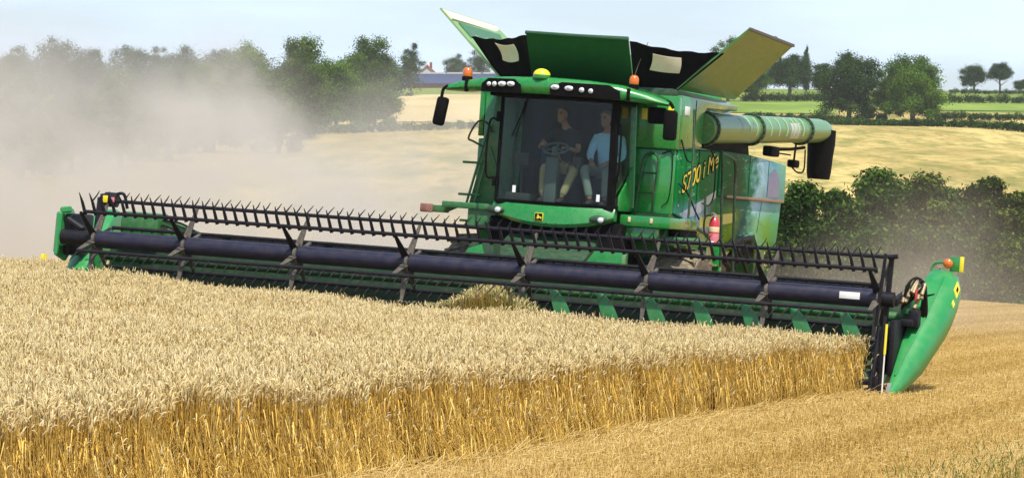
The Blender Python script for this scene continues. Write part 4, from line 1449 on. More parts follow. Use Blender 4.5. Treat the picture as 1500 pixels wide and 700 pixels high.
# ================================================================== VEGETATION
def leaf_mesh(name, C3, size, parent=None, mat=None, tint=None, aspect=.62, up=.0, out=None):
    """one leaf-sized bent blade at every point of C3"""
    n = len(C3)
    a = RNG.normal(size=(n, 3))
    a[:, 2] += up
    a /= np.linalg.norm(a, axis=1)[:, None]
    r = RNG.normal(size=(n, 3))
    if out is not None:
        nn = out + RNG.normal(size=(n, 3)) * .42 + np.array([0, 0, .25])
        nn /= np.linalg.norm(nn, axis=1)[:, None] + 1e-9
        a = np.cross(nn, r)
        a /= np.linalg.norm(a, axis=1)[:, None] + 1e-9
        r = nn
    b = np.cross(a, r)
    b /= np.linalg.norm(b, axis=1)[:, None] + 1e-9
    sz = (size * RNG.uniform(.55, 1.35, n))[:, None]
    c = np.cross(a, b)
    v0 = C3 - a * sz * .5
    v1 = C3 + b * sz * aspect * .5 + c * sz * .12
    v2 = C3 + a * sz * .5
    v3 = C3 - b * sz * aspect * .5 + c * sz * .12
    V = np.stack([v0, v1, v2, v3], 1).reshape(-1, 3)
    F = np.arange(4 * n).reshape(-1, 4)
    tt = np.repeat(RNG.uniform(0, 1, n) if tint is None else tint, 4)
    return np_mesh(name, V, F, mat, tint=tt, parent=parent)


def crown_points(lumps, n, shell=.55):
    """points in lumps (cx,cy,cz,rx,ry,rz), gathered towards each lump's skin and into sprays"""
    lumps = np.asarray(lumps, float)
    w = (lumps[:, 3] * lumps[:, 5]) ** 1.0
    idx = RNG.choice(len(lumps), n, p=w / w.sum())
    ns = max(12, n // 26)
    d = RNG.normal(size=(n, 3))
    d /= np.linalg.norm(d, axis=1)[:, None]
    # sprays: leaves pull towards a limited set of directions in each lump
    sd = RNG.normal(size=(ns, 3))
    sd /= np.linalg.norm(sd, axis=1)[:, None]
    srad = RNG.uniform(.62, 1.12, ns)
    pick = RNG.integers(0, ns, n)
    dd = sd[pick] + d * .30
    rr = srad[pick] * np.where(RNG.uniform(size=n) < .75, RNG.uniform(shell, 1.0, n), RNG.uniform(.1, 1., n))
    P = lumps[idx, :3] + dd * rr[:, None] * lumps[idx, 3:]
    tint = np.clip(RNG.normal(.45, .17, n) + RNG.normal(0, .16, ns)[pick] + RNG.normal(0, .1, len(lumps))[idx], 0, 1)
    crown_points.out = dd / (np.linalg.norm(dd, axis=1)[:, None] + 1e-9)
    return P, tint


BARK = paint('bark', (.07, .055, .04), .9, 0, .1, 0, .4, 2.)
VEG = {
    'dark': veg('oak_leaves', (.006, .018, .006), (.030, .070, .016), (.12, .20, .04), .3),
    'mid': veg('ash_leaves', (.013, .036, .007), (.068, .14, .018), (.20, .29, .042), .38),
    'bright': veg('bright_leaves', (.02, .055, .008), (.09, .19, .02), (.25, .37, .05), .4),
    'yellow': veg('yellowgreen_leaves', (.03, .07, .008), (.13, .21, .022), (.27, .36, .05), .4),
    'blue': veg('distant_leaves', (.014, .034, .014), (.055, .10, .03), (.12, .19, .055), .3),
    'bush': veg('bush_leaves', (.005, .017, .005), (.024, .066, .012), (.14, .235, .042), .28),
    'bush2': veg('yellowing_bush_leaves', (.008, .021, .005), (.038, .075, .012), (.22, .26, .046), .25),
}


def tree(px, base, top, hw, kind, label, Y=None, n=5200, name='tree', shape='round', group=None, trunkfrac=.1, seed=None):
    """a tree that stands on the hillside at the sight line's foot"""
    if Y is None:
        X, Y = hit(px, base)
    else:
        X = (px - 750) / FOC * Y
    z0 = float(terr(X, Y))
    H = HCAM + (308 - top) / FOC * Y - z0
    Wd = hw / FOC * Y
    root = empty(name, Matrix.Translation((X, Y, z0)))
    tag(root, label, 'tree', group)
    lumps = []
    tf = trunkfrac
    if shape == 'poplar':
        for k in range(12):
            u = k / 11
            r = Wd * (.55 + .45 * math.sin(math.pi * min(1, u * .9 + .1))) * (1 - .55 * max(0, u - .6) / .4)
            lumps.append((random.uniform(-.15, .15) * Wd, random.uniform(-.15, .15) * Wd, H * (.12 + .83 * u), r, r, H * .09))
    else:
        nl = 26 if hw > 30 else 16
        cz, rz = H * (tf + (1 - tf) * .5), H * (1 - tf) * .5
        for k in range(nl):
            u = 1 - 1.75 * (k + .5) / nl
            a = k * 2.39996 + random.uniform(-.3, .3)
            c = math.sqrt(max(0, 1 - u * u))
            q = random.uniform(.46, .84)
            lr = random.uniform(.22, .42) * min(Wd, rz * 1.3)
            lumps.append((Wd * q * c * math.cos(a), Wd * q * c * math.sin(a) * .85, cz + rz * q * u, lr * 1.15, lr * 1.1, lr * .85))
        lumps.append((Wd * random.uniform(-.3, .3), 0, cz + rz * .78, Wd * .3, Wd * .3, rz * .22))
        lumps.append((0, 0, cz, Wd * .76, Wd * .68, rz * .74))
        if tf <= .06:                                   # boughs and suckers down to the ground
            for k in range(9):
                a = k * 2.39996
                lr = random.uniform(.22, .36) * Wd
                lumps.append((Wd * random.uniform(.35, .85) * math.cos(a), Wd * .6 * math.sin(a), H * random.uniform(.06, .26), lr, lr, lr * .8))
    P, tint = crown_points(lumps, int(n * 3.4))
    P[:, 2] = np.maximum(P[:, 2], H * tf * .55)
    size = max(.26, .058 * Wd)
    leaf_mesh('crown', P, size, root, VEG[kind], tint, out=crown_points.out)
    b = MB()
    tr = max(.12, Wd * .06)
    b.tube([(0, 0, -.4), (.03 * Wd, 0, H * .25), (-.02 * Wd, .02 * Wd, H * .55), (0, 0, H * .85)], [tr * 1.3, tr, tr * .7, tr * .2], 8)
    for k in range(6):
        a = k * 2.4
        z = H * (.22 + .08 * k)
        b.tube([(0, 0, z), (Wd * .3 * math.cos(a), Wd * .3 * math.sin(a), z + H * .12), (Wd * .6 * math.cos(a), Wd * .6 * math.sin(a), z + H * .2)], [tr * .55, tr * .35, tr * .1], 6)
    b.build('trunk', BARK, root)
    return root


G1 = 'trees along the skyline'
tree(1243, 176, 73, 50, 'dark', 'tall dark oak with gaps of sky in its crown beside the bright green tree', n=9000, trunkfrac=.05)
tree(1336, 179, 79, 52, 'bright', 'broad bright green tree at the hedge on the right hand hillside', n=9500, trunkfrac=.0)
tree(1297, 177, 100, 26, 'mid', 'smaller mid green tree squeezed between the dark oak and the bright tree', n=4600, trunkfrac=.0)
tree(1156, 143, 78, 40, 'dark', 'dark rounded tree in front of the poplar behind the raised flap', n=6000, trunkfrac=.1)
tree(1181, 136, 69, 9, 'dark', 'narrow dark poplar rising above the round trees', shape='poplar', n=2200, name='poplar_tree')
tree(1205, 143, 92, 22, 'dark', 'low dark tree between the poplar and the tall oak', n=3000)
tree(1426, 136, 95, 24, 'dark', 'round dark tree on the skyline, first of the far pair', n=3600)
tree(1464, 137, 92, 22, 'dark', 'dark skyline tree with a bare trunk, second of the far pair', n=3200, trunkfrac=.3)
tree(1496, 137, 116, 14, 'dark', 'little dark tree at the end of the skyline hedge', n=1500)
tree(1066, 150, 53, 34, 'mid', 'leafy tree showing just above the tarpaulin behind the raised flap', n=5000)
tree(1106, 150, 96, 30, 'mid', 'green tree half hidden under the raised flap', n=4200)
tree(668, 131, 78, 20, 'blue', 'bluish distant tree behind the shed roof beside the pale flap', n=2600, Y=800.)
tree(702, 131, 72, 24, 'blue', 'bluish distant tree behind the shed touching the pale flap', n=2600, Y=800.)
tree(440, 205, 52, 50, 'mid', 'big deep green tree in the middle of the left wood', n=8500, trunkfrac=.08)
tree(545, 176, 51, 50, 'mid', 'large full crowned green tree left of the blue shed', n=9000, trunkfrac=.06)
tree(602, 142, 61, 20, 'dark', 'thin dark tree with open twigs beside the shed', n=2600, trunkfrac=.15)
tree(492, 194, 84, 46, 'bright', 'brighter green tree standing in front of the left wood', n=6500, trunkfrac=.04)
tree(362, 200, 57, 46, 'bright', 'light green dome shaped tree above the dust', n=6500, trunkfrac=.06)
tree(408, 225, 112, 44, 'mid', 'mid green tree rising out of the dust', n=4500, trunkfrac=.05)
tree(548, 186, 120, 36, 'mid', 'low dark green thicket tree at the corner of the straw field', n=4500, trunkfrac=.02)
tree(306, 175, 88, 38, 'yellow', 'low yellow green tree in front of the far treeline', n=3800, trunkfrac=.05)
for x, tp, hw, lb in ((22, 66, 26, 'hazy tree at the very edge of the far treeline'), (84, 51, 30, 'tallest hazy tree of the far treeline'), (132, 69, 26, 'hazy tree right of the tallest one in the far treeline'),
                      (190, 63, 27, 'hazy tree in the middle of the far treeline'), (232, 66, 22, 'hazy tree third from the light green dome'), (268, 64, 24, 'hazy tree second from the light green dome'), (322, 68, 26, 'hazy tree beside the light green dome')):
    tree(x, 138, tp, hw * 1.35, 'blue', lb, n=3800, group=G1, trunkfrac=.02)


for x, bs, tp, hw, kd, lb in ((30, 264, 104, 54, 'mid', 'dust veiled tree at the bottom end of the wood edge'), (104, 256, 112, 52, 'dark', 'dark dust veiled tree next to the bottom end of the wood edge'),
                              (176, 247, 100, 52, 'mid', 'dust veiled tree third up the wood edge'), (246, 236, 104, 50, 'dark', 'dark dust veiled tree in the middle of the wood edge'),
                              (312, 224, 112, 48, 'yellow', 'yellow green tree fading into the dust on the wood edge'), (376, 212, 120, 46, 'mid', 'dust veiled tree second from the top of the wood edge'),
                              (436, 202, 116, 42, 'dark', 'dark tree topmost on the dusty wood edge')):
    tree(x, bs, tp, hw, kd, lb, n=4600, group='trees of the wood edge behind the dust', trunkfrac=.0)


def hedge(p0, p1, hpx, kind, label, n, deep=1.2, name='hedge', leaf=.34, Ys=None):
    """a run of leafy clumps with an uneven top"""
    q0, q1 = (np.array(hit(*p0)), np.array(hit(*p1))) if Ys is None else Ys
    Hh = hpx / FOC * (q0[1] + q1[1]) / 2
    ln = np.linalg.norm(q1 - q0)
    k = max(6, int(ln / (Hh * .8)))
    lumps = []
    mid = (q0 + q1) / 2
    for i in range(k):
        u = (i + .5) / k
        p = q0 * (1 - u) + q1 * u
        h = Hh * random.uniform(.72, 1.08)
        lumps.append((p[0] - mid[0] + random.uniform(-.3, .3), p[1] - mid[1], float(terr(p[0], p[1])) + h * .5, ln / k * .85, deep, h * .55))
    root_z = 0
    P, tint = crown_points(lumps, n)
    o = leaf_mesh(name, P, leaf, None, VEG[kind], tint, out=crown_points.out)
    o.location = (mid[0], mid[1], 0)
    tag(o, label, 'hedge')
    return o


hedge((1215, 183), (1600, 205), 13, 'dark', 'dark hedge along the top of the big dry field under the bright tree', 14000, 1.4)
hedge((1365, 176), (1620, 177), 13, 'dark', 'dark hedge between the two pasture strips on the right', 8000)
hedge((1375, 152), (1620, 153), 15, 'dark', 'deep dark hedge below the skyline pair of trees', 8000)
hedge((1390, 138), (1620, 139), 9, 'dark', 'thin hedge on the skyline at the foot of the far pair of trees', 5000)
hedge((1085, 150), (1240, 150), 17, 'dark', 'dark hedge behind the bright pasture strip near the raised flap', 7000)
hedge((1090, 177), (1260, 181), 13, 'dark', 'bushy low hedge in front of the bright pasture, behind the unloading tube', 6000)
hedge((440, 198), (760, 187), 13, 'mid', 'low hedge across the straw field left of the cab', 7000)
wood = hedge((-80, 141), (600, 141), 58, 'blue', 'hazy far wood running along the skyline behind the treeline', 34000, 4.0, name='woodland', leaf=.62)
wood['kind'] = 'stuff'
hedge((420, 196), (585, 160), 26, 'mid', 'rough hedge at the edge of the wood by the straw field', 6000, 1.8)

# bushes along the near field's edge
bl = ['dark bush next to the rear of the harvester', 'bush behind the unloading spout', 'tall leafy bush in the middle of the thicket', 'broad bush with a pale dusty front', 'dark bush right of the dusty one',
      'bush with yellowing leaves behind the marker lamp', 'bush at the right hand end of the thicket', 'low bush before the tall middle one', 'low dusty bush behind the end divider', 'low bush in front of the thicket end']
for k, (px, tp, hw, Y) in enumerate(((1168, 262, 44, 131), (1226, 276, 36, 128), (1288, 242, 50, 131), (1352, 250, 46, 129), (1404, 272, 40, 131), (1446, 258, 36, 128), (1500, 278, 42, 130), (1270, 330, 55, 124), (1370, 330, 60, 124), (1480, 340, 50, 124))):
    X = (px - 750) / FOC * Y
    z0 = float(terr(X, Y)) - .3
    H = HCAM + (308 - tp) / FOC * Y - z0
    W = hw * 1.22 / FOC * Y
    r = tag(empty('bush', Matrix.Translation((X, Y, z0))), bl[k], 'bush', 'thicket of bushes at the field edge')
    lumps = []
    for i in range(22):
        u = (i + .5) / 22
        a = i * 2.4
        rr = W * random.uniform(.3, 1.05) * (1 - .55 * u)
        lr = random.uniform(.34, .55) * W
        lumps.append((rr * math.cos(a), rr * math.sin(a) * .7, H * (.06 + .80 * u) - lr * .2, lr, lr, lr * .8))
    lumps.append((0, 0, H * .36, W * .95, W * .7, H * .36))
    lumps.append((random.uniform(-.3, .3) * W, 0, H - W * .30, W * .5, W * .45, W * .28))
    lumps.append((random.uniform(-.6, .6) * W, 0, H - W * .55, W * .55, W * .45, W * .34))
    P, tint = crown_points(lumps, 30000)
    P[:, 2] = np.maximum(P[:, 2], .05)
    tint = np.clip((tint - .45) * 1.35 + .42, 0, 1)
    leaf_mesh('foliage', P, .19, r, VEG['bush2' if k in (3, 5, 6, 9) else 'bush'], tint, out=crown_points.out)
    b = MB()
    for i in range(7):
        a = i * 2.4
        b.tube([(.1 * math.cos(a), .1 * math.sin(a), -.2), (W * .35 * math.cos(a), W * .3 * math.sin(a), H * .45), (W * .6 * math.cos(a), W * .5 * math.sin(a), H * .8)], [.05, .035, .012], 6)
    b.build('stem', BARK, r)

# ================================================================== FARM BUILDINGS
M['roofblue'] = paint('blue_grey_roof', (.04, .06, .125), .7, 0, .0, 0, .25, .4, .1)
M['brick'] = paint('red_brick', (.20, .065, .045), .9, 0, .02, 0, .3, 1., .1)
M['redroof'] = paint('red_tiles', (.42, .10, .07), .8, 0, .05, 0, .2, .6)
M['pale'] = paint('pale_trim', (.46, .44, .42), .6, 0, .05, 0, .1)


def shed():
    X0, Y = (598 - 750) / FOC * 745, 745.
    X1 = (760 - 750) / FOC * 745
    z0 = float(terr(X0, Y))
    zr = HCAM + (308 - 108) / FOC * Y
    ze = HCAM + (308 - 123.5) / FOC * Y
    r = tag(empty('farm_shed', Matrix.Translation((X0, Y, z0))), 'long low farm shed with a blue grey roof and brick wall beyond the straw field', 'shed')
    Ln = X1 - X0
    b = MB().box((0, 0, -1), (Ln, 13.6, ze - z0 - .05))
    b.build('wall', 'brick', r)
    e, h = ze - z0, zr - z0
    b = MB().prism([(-.5, e), (7, h), (14.4, e), (14.4, e + .2), (7, h + .2), (-.5, e + .2)], 0, -.4, Ln + .4)
    rf = b.build('roof', 'roofblue', r)
    b = MB()
    for k in range(6):
        b.box((Ln * k / 6 + .3, 6.7, h + .2), (Ln * (k + 1) / 6 - .3, 7.3, h + .55))
    b.build('ridge_vent', 'pale', rf)


shed()


def house():
    Y = 765.
    X = (626 - 750) / FOC * Y
    z0 = float(terr(X, Y))
    zt = HCAM + (308 - 95) / FOC * Y
    H = zt - z0
    r = tag(empty('farmhouse', Matrix.Translation((X, Y, z0))), 'small farmhouse with a steep red tiled roof peeping over the blue shed', 'house')
    MB().box((-2.6, 0, -1), (2.6, 8, H - 2.6)).build('wall', 'pale', r)
    MB().prism([(-2.5, H - 2.6), (2.5, H - 2.6), (0, H - .3)], 1, .0, 8).build('gable', 'pale', r)
    rf = MB().prism([(-3.0, H - 3.0), (0, H - .3), (3.0, H - 3.0), (3.0, H - 2.7), (0, H), (-3.0, H - 2.7)], 1, -.4, 8.4).build('roof', 'redroof', r)
    MB().box((.5, 3, H - 1.2), (1.1, 3.6, H + .7), .03).build('chimney', 'brick', rf)
    for x in (-1.6, .6):
        w = MB().box((x, -.05, 2.2), (x + 1.0, -.003, 3.4)).build('window', 'interior', r)


house()
# pale far buildings seen through the dust
for k, (px, w, lb) in enumerate(((168, 24, 'small pale barn showing through the dust below the treeline'), (92, 16, 'smaller pale barn further along in the dust'), (238, 22, 'pale roofed barn nearest the light green dome tree'))):
    Y = 740.
    X = (px - 750) / FOC * Y
    z0 = float(terr(X, Y)) + .1
    W = w / FOC * Y
    r = tag(empty('barn', Matrix.Translation((X, Y, z0))), lb, 'barn')
    MB().box((-W / 2, 0, -.6), (W / 2, 5, 1.6)).build('wall', 'pale', r)
    MB().prism([(-.3, 1.6), (2.5, 2.9), (5.3, 1.6), (5.3, 1.75), (2.5, 3.05), (-.3, 1.75)], 0, -W / 2 - .2, W / 2 + .2).build('roof', 'clear', r)


# ================================================================== WHEAT
def tintmat(name, stops, trans=.25, rough=.7):
    m, t, out = nt(name)
    a = N(t, 'ShaderNodeAttribute', attribute_name='tint')
    c = ramp(t, a.outputs['Fac'], *stops)
    b = N(t, 'ShaderNodeBsdfPrincipled', Roughness=rough)
    b.inputs['Specular IOR Level'].default_value = .25
    tr = N(t, 'ShaderNodeBsdfTranslucent')
    L(t, c, b.inputs['Base Color'])
    L(t, c, tr.inputs[0])
    mx = N(t, 'ShaderNodeMixShader')
    mx.inputs[0].default_value = trans
    L(t, b.outputs[0], mx.inputs[1])
    L(t, tr.outputs[0], mx.inputs[2])
    L(t, mx.outputs[0], out.inputs[0])
    return m


M['ear'] = tintmat('wheat_ear', [(0., (.50, .36, .13)), (.45, (.75, .61, .31)), (.85, (.87, .75, .46)), (1., (.42, .42, .14))], .3)
M['stalk'] = tintmat('wheat_stalk', [(0., (.40, .22, .03)), (.5, (.68, .44, .085)), (.9, (.82, .61, .20)), (1., (.36, .38, .10))], .2)
M['chaff'] = tintmat('cut_straw', [(0., (.38, .235, .05)), (.5, (.67, .46, .135)), (1., (.84, .66, .30))], .15)
M['blade'] = tintmat('grass_blade', [(0., (.10, .16, .02)), (.5, (.22, .27, .05)), (1., (.45, .36, .12))], .35)
UP = FR @ np.array([0, 0, 1.0])


def frustum(W, x0=-150, x1=1650, y1=900):
    px, py, d = proj(W)
    return (px > x0) & (px < x1) & (py < y1) & (d > 3)


def stalks(P, h, z0, lean, earlen, ear_r, stem_r, tint, leaf, droop, ang=None):
    """numpy mesh of n wheat plants: stem, bent ear, hanging blade"""
    n = len(P)
    ang = RNG.uniform(0, 2 * math.pi, n) if ang is None else ang
    dirv = np.stack([np.cos(ang), np.sin(ang), np.zeros(n)], 1)
    sd = np.stack([-np.sin(ang), np.cos(ang), np.zeros(n)], 1)
    up = np.array([0, 0, 1.0])
    top = P + up * h[:, None] + dirv * lean[:, None]
    base = P + up * (z0 * h)[:, None] + dirv * (lean * z0 ** 2)[:, None]
    mid = P + up * (h * (z0 + 1) / 2)[:, None] + dirv * (lean * ((z0 + 1) / 2) ** 2)[:, None]
    vs, fs, mi = [], [], []
    off = 0
    # stem: three-sided, three rings
    R = []
    for c, r in ((base, stem_r), (mid, stem_r * .9), (top, stem_r * .7)):
        for k in range(3):
            a = 2 * math.pi * k / 3
            R.append(c + dirv * (r * math.cos(a)) + sd * (r * math.sin(a)))
    S = np.stack(R, 1)
    idx = np.arange(n)[:, None] * 9
    f = []
    for j in range(2):
        for k in range(3):
            f.append(np.concatenate([idx + j * 3 + k, idx + j * 3 + (k + 1) % 3, idx + j * 3 + 3 + (k + 1) % 3, idx + j * 3 + 3 + k], 1))
    fs.append(np.stack(f, 1).reshape(-1, 4))
    mi.append(np.ones(n * 6, int))
    vs.append(S.reshape(-1, 3))
    off += n * 9
    # ear: bent spindle of four-sided rings
    E = []
    pos = top.copy()
    bend = np.clip(droop, 0, 3)
    for j, (u, rr) in enumerate(((0, .35), (.22, 1.), (.62, .95), (.9, .5), (1., .08))):
        if j:
            du = (u - lu)
            th = bend * (u + lu) / 2
            pos = pos + (dirv * np.sin(th)[:, None] + up * np.cos(th)[:, None]) * (earlen * du)[:, None]
        lu = u
        th = bend * u
        nrm = dirv * np.cos(th)[:, None] - up * np.sin(th)[:, None]
        for k in range(4):
            a = math.pi / 2 * k + .4 * (j % 2)
            E.append(pos + nrm * (ear_r * rr * math.cos(a))[:, None] + sd * (ear_r * rr * math.sin(a) * 1.15)[:, None])
    S = np.stack(E, 1)
    idx = off + np.arange(n)[:, None] * 20
    f = []
    for j in range(4):
        for k in range(4):
            f.append(np.concatenate([idx + j * 4 + k, idx + j * 4 + (k + 1) % 4, idx + j * 4 + 4 + (k + 1) % 4, idx + j * 4 + 4 + k], 1))
    fs.append(np.stack(f, 1).reshape(-1, 4))
    mi.append(np.zeros(n * 16, int))
    vs.append(S.reshape(-1, 3))
    off += n * 20
    tt = [np.repeat(tint, 9), np.repeat(tint, 20)]
    # dry blades
    q = np.nonzero(leaf)[0]
    if len(q):
        m = len(q)
        a2 = RNG.uniform(0, 2 * math.pi, m)
        d2 = np.stack([np.cos(a2), np.sin(a2), np.zeros(m)], 1)
        s2 = np.stack([-np.sin(a2), np.cos(a2), np.zeros(m)], 1)
        at = RNG.uniform(.35, .9, m)[:, None]
        o = P[q] + up * h[q][:, None] * at + dirv[q] * (lean[q][:, None] * at ** 2)
        ln = RNG.uniform(.08, .20, m)[:, None]
        w = RNG.uniform(.003, .0055, m)[:, None]
        B = []
        for u, dz, ww in ((0, 0, .6), (.5, .25, 1.), (1., -.75, .3)):
            c = o + d2 * ln * u * .7 + up * ln * dz
            B += [c - s2 * w * ww, c + s2 * w * ww]
        S = np.stack(B, 1)
        idx = off + np.arange(m)[:, None] * 6
        fs.append(np.stack([np.concatenate([idx + 0, idx + 1, idx + 3, idx + 2], 1), np.concatenate([idx + 2, idx + 3, idx + 5, idx + 4], 1)], 1).reshape(-1, 4))
        mi.append(np.ones(m * 2, int))
        vs.append(S.reshape(-1, 3))
        tt.append(np.repeat(np.clip(tint[q] + RNG.uniform(-.2, .2, m), 0, .95), 6))
    return np.concatenate(vs), np.concatenate(fs), np.concatenate(mi), np.concatenate(tt)


def build_wheat():
    XE = 5.62
    def edge(y):
        return XE + .06 * np.sin(y * 1.7) + .05 * np.sin(y * 4.1 + 1) + .035 * np.sin(y * 9.7) + .03 * np.sin(y * 17.3 + 2) + .02 * np.clip((-11 - y) / 7, 0, 1) - .12 * np.exp(-((y + 10) / 4) ** 2)
    parts = []
    # body of the crop
    n0 = 540000
    p = np.stack([RNG.uniform(-15, XE + .4, n0), RNG.uniform(-34, 6.5, n0), np.zeros(n0)], 1)
    ylim = np.where(p[:, 0] < -7.35, 5.2 + .3 * np.sin(p[:, 0] * 2), .12 + .1 * np.sin(p[:, 0] * 5))
    k = (p[:, 0] < edge(p[:, 1]) - .35) & (p[:, 1] < ylim)
    # drilled rows
    p[:, 0] = np.where(RNG.uniform(size=n0) < .6, np.round(p[:, 0] / .125) * .125 + RNG.normal(0, .018, n0), p[:, 0])
    W = m2w(p)
    k &= frustum(W)
    p, W = p[k], W[k]
    n = len(W)
    wave = .035 * np.sin(p[:, 0] * 1.9 + .7 * np.sin(p[:, 1] * .9)) + .03 * np.sin(p[:, 1] * 1.3 + p[:, 0] * .6)
    h = .715 + .075 * np.clip((-1 - p[:, 0]) / 4, 0, 1) + wave + RNG.normal(0, .04, n)
    patchy = .5 + .5 * np.sin(p[:, 0] * .8 + 1.1 * np.sin(p[:, 1] * .6)) * np.sin(p[:, 1] * .7 + .5)
    tint = np.clip(RNG.normal(.52, .2, n) + .16 * (patchy - .5), 0, .9)
    parts.append((W, h, RNG.uniform(.4, .5, n), np.abs(RNG.normal(.03, .04, n)), RNG.uniform(.055, .085, n), RNG.uniform(.0044, .0066, n), np.full(n, .0022)[:, None] * 1.0, tint, RNG.uniform(size=n) < .3, np.abs(RNG.normal(.9, .7, n))))
    # the cut face: full length plants, packed
    n1 = 19000
    y = RNG.uniform(-30, .25, n1)
    p = np.stack([edge(y) - RNG.exponential(.16, n1).clip(0, .6) + .0, y, np.zeros(n1)], 1)
    W = m2w(p)
    k = frustum(W)
    p, W = p[k], W[k]
    n = len(W)
    h = .73 + .03 * np.sin(p[:, 1] * 1.3) + .03 * np.sin(p[:, 1] * 5.1) + RNG.normal(0, .05, n)
    tint = np.clip(RNG.normal(.45, .22, n), 0, .92)
    parts.append((W, h, np.zeros(n), np.abs(RNG.normal(.03, .05, n)), RNG.uniform(.06, .09, n), RNG.uniform(.0050, .0072, n), np.full(n, .0027)[:, None], tint, RNG.uniform(size=n) < .75, np.abs(RNG.normal(1., .8, n))))
    # leaning, broken plants fringing the face
    n2 = 1000
    y = RNG.uniform(-30, .0, n2)
    p = np.stack([edge(y) + RNG.uniform(-.1, .06, n2), y, np.zeros(n2)], 1)
    W = m2w(p)
    k = frustum(W)
    W = W[k]
    n = len(W)
    parts.append((W, RNG.uniform(.25, .68, n), np.zeros(n), RNG.uniform(.12, .55, n), RNG.uniform(.05, .07, n), RNG.uniform(.004, .0055, n), np.full(n, .0027)[:, None], np.clip(RNG.normal(.6, .2, n), 0, .92), RNG.uniform(size=n) < .5, np.abs(RNG.normal(1.4, .8, n))))
    # stalks splayed out at the foot of the face, leaning back on it
    n5 = 6500
    y = RNG.uniform(-32, .0, n5)
    fl = .10 + .30 * np.clip((-8 - y) / 8, 0, 1)
    p = np.stack([edge(y) - .05 + RNG.uniform(0, 1, n5) ** 1.6 * fl, y, np.zeros(n5)], 1)
    W = m2w(p)
    k = frustum(W)
    W, fl, pp = W[k], fl[k], p[k]
    n = len(W)
    out = pp[:, 0] - edge(pp[:, 1])
    parts.append((W, RNG.uniform(.42, .66, n) - out * .5, np.zeros(n), np.clip(out + RNG.normal(.03, .05, n), 0, .5), RNG.uniform(.01, .03, n), RNG.uniform(.001, .002, n), np.full(n, .0027)[:, None], np.clip(RNG.normal(.5, .22, n), 0, .92), RNG.uniform(size=n) < .5, np.abs(RNG.normal(1., .8, n)), math.pi + YAW * -1 + RNG.normal(0, .55, n)))
    # crop gathered up under the reel
    n3 = 1500
    x = RNG.normal(-.05, .42, n3).clip(-1., 1.1)
    p = np.stack([x, RNG.uniform(.2, .8, n3), np.zeros(n3)], 1)
    W = m2w(p)
    hh = .74 + .36 * np.exp(-(x / .55) ** 2) * RNG.uniform(.55, 1.05, n3)
    parts.append((W, hh, np.full(n3, .3), RNG.uniform(0, .12, n3), RNG.uniform(.07, .1, n3), RNG.uniform(.006, .008, n3), np.full(n3, .0026)[:, None], np.where(RNG.uniform(size=n3) < .45, 1., RNG.uniform(.3, .8, n3)), RNG.uniform(size=n3) < .6, np.abs(RNG.normal(1., .8, n3))))
    # stray crop standing in front of the knife all along
    n4 = 2600
    p = np.stack([RNG.uniform(-6.9, 5.6, n4), RNG.uniform(.05, .5, n4), np.zeros(n4)], 1)
    W = m2w(p)
    parts.append((W, RNG.uniform(.55, .78, n4), np.full(n4, .3), RNG.uniform(0, .15, n4), RNG.uniform(.07, .1, n4), RNG.uniform(.006, .008, n4), np.full(n4, .0026)[:, None], np.where(RNG.uniform(size=n4) < .2, 1., RNG.uniform(.2, .8, n4)), RNG.uniform(size=n4) < .5, np.abs(RNG.normal(1.1, .8, n4))))
    Vs, Fs, Ms, Ts = [], [], [], []
    off = 0
    for a in parts:
        v, f, m, t = stalks(*a)
        Vs.append(v)
        Fs.append(f + off)
        Ms.append(m)
        Ts.append(t)
        off += len(v)
    o = np_mesh('wheat', np.concatenate(Vs), np.concatenate(Fs), ['ear', 'stalk'], np.concatenate(Ms), np.concatenate(Ts))
    tag(o, 'ripe golden wheat standing uncut with a sharply cut edge in front of the header', 'wheat', kind='stuff')
    print('wheat plants', sum(len(a[0]) for a in parts), 'verts', off)


build_wheat()


def sticks(name, A, B, r, tint, mat, cats):
    """three-sided straws from A to B"""
    n = len(A)
    d = B - A
    d /= np.linalg.norm(d, axis=1)[:, None] + 1e-9
    ref = np.where(np.abs(d[:, 2:3]) > .9, np.array([[1., 0, 0]]), np.array([[0, 0, 1.]]))
    s = np.cross(d, ref)
    s /= np.linalg.norm(s, axis=1)[:, None]
    t = np.cross(d, s)
    R = []
    for c in (A, B):
        for k in range(3):
            a = 2 * math.pi * k / 3
            R.append(c + s * r[:, None] * math.cos(a) + t * r[:, None] * math.sin(a))
    S = np.stack(R, 1).reshape(-1, 3)
    i = np.arange(n)[:, None] * 6
    F = np.stack([np.concatenate([i + k, i + (k + 1) % 3, i + 3 + (k + 1) % 3, i + 3 + k], 1) for k in range(3)], 1).reshape(-1, 4)
    o = np_mesh(name, S, F, mat, tint=np.repeat(tint, 6))
    tag(o, *cats, kind='stuff')
    return o


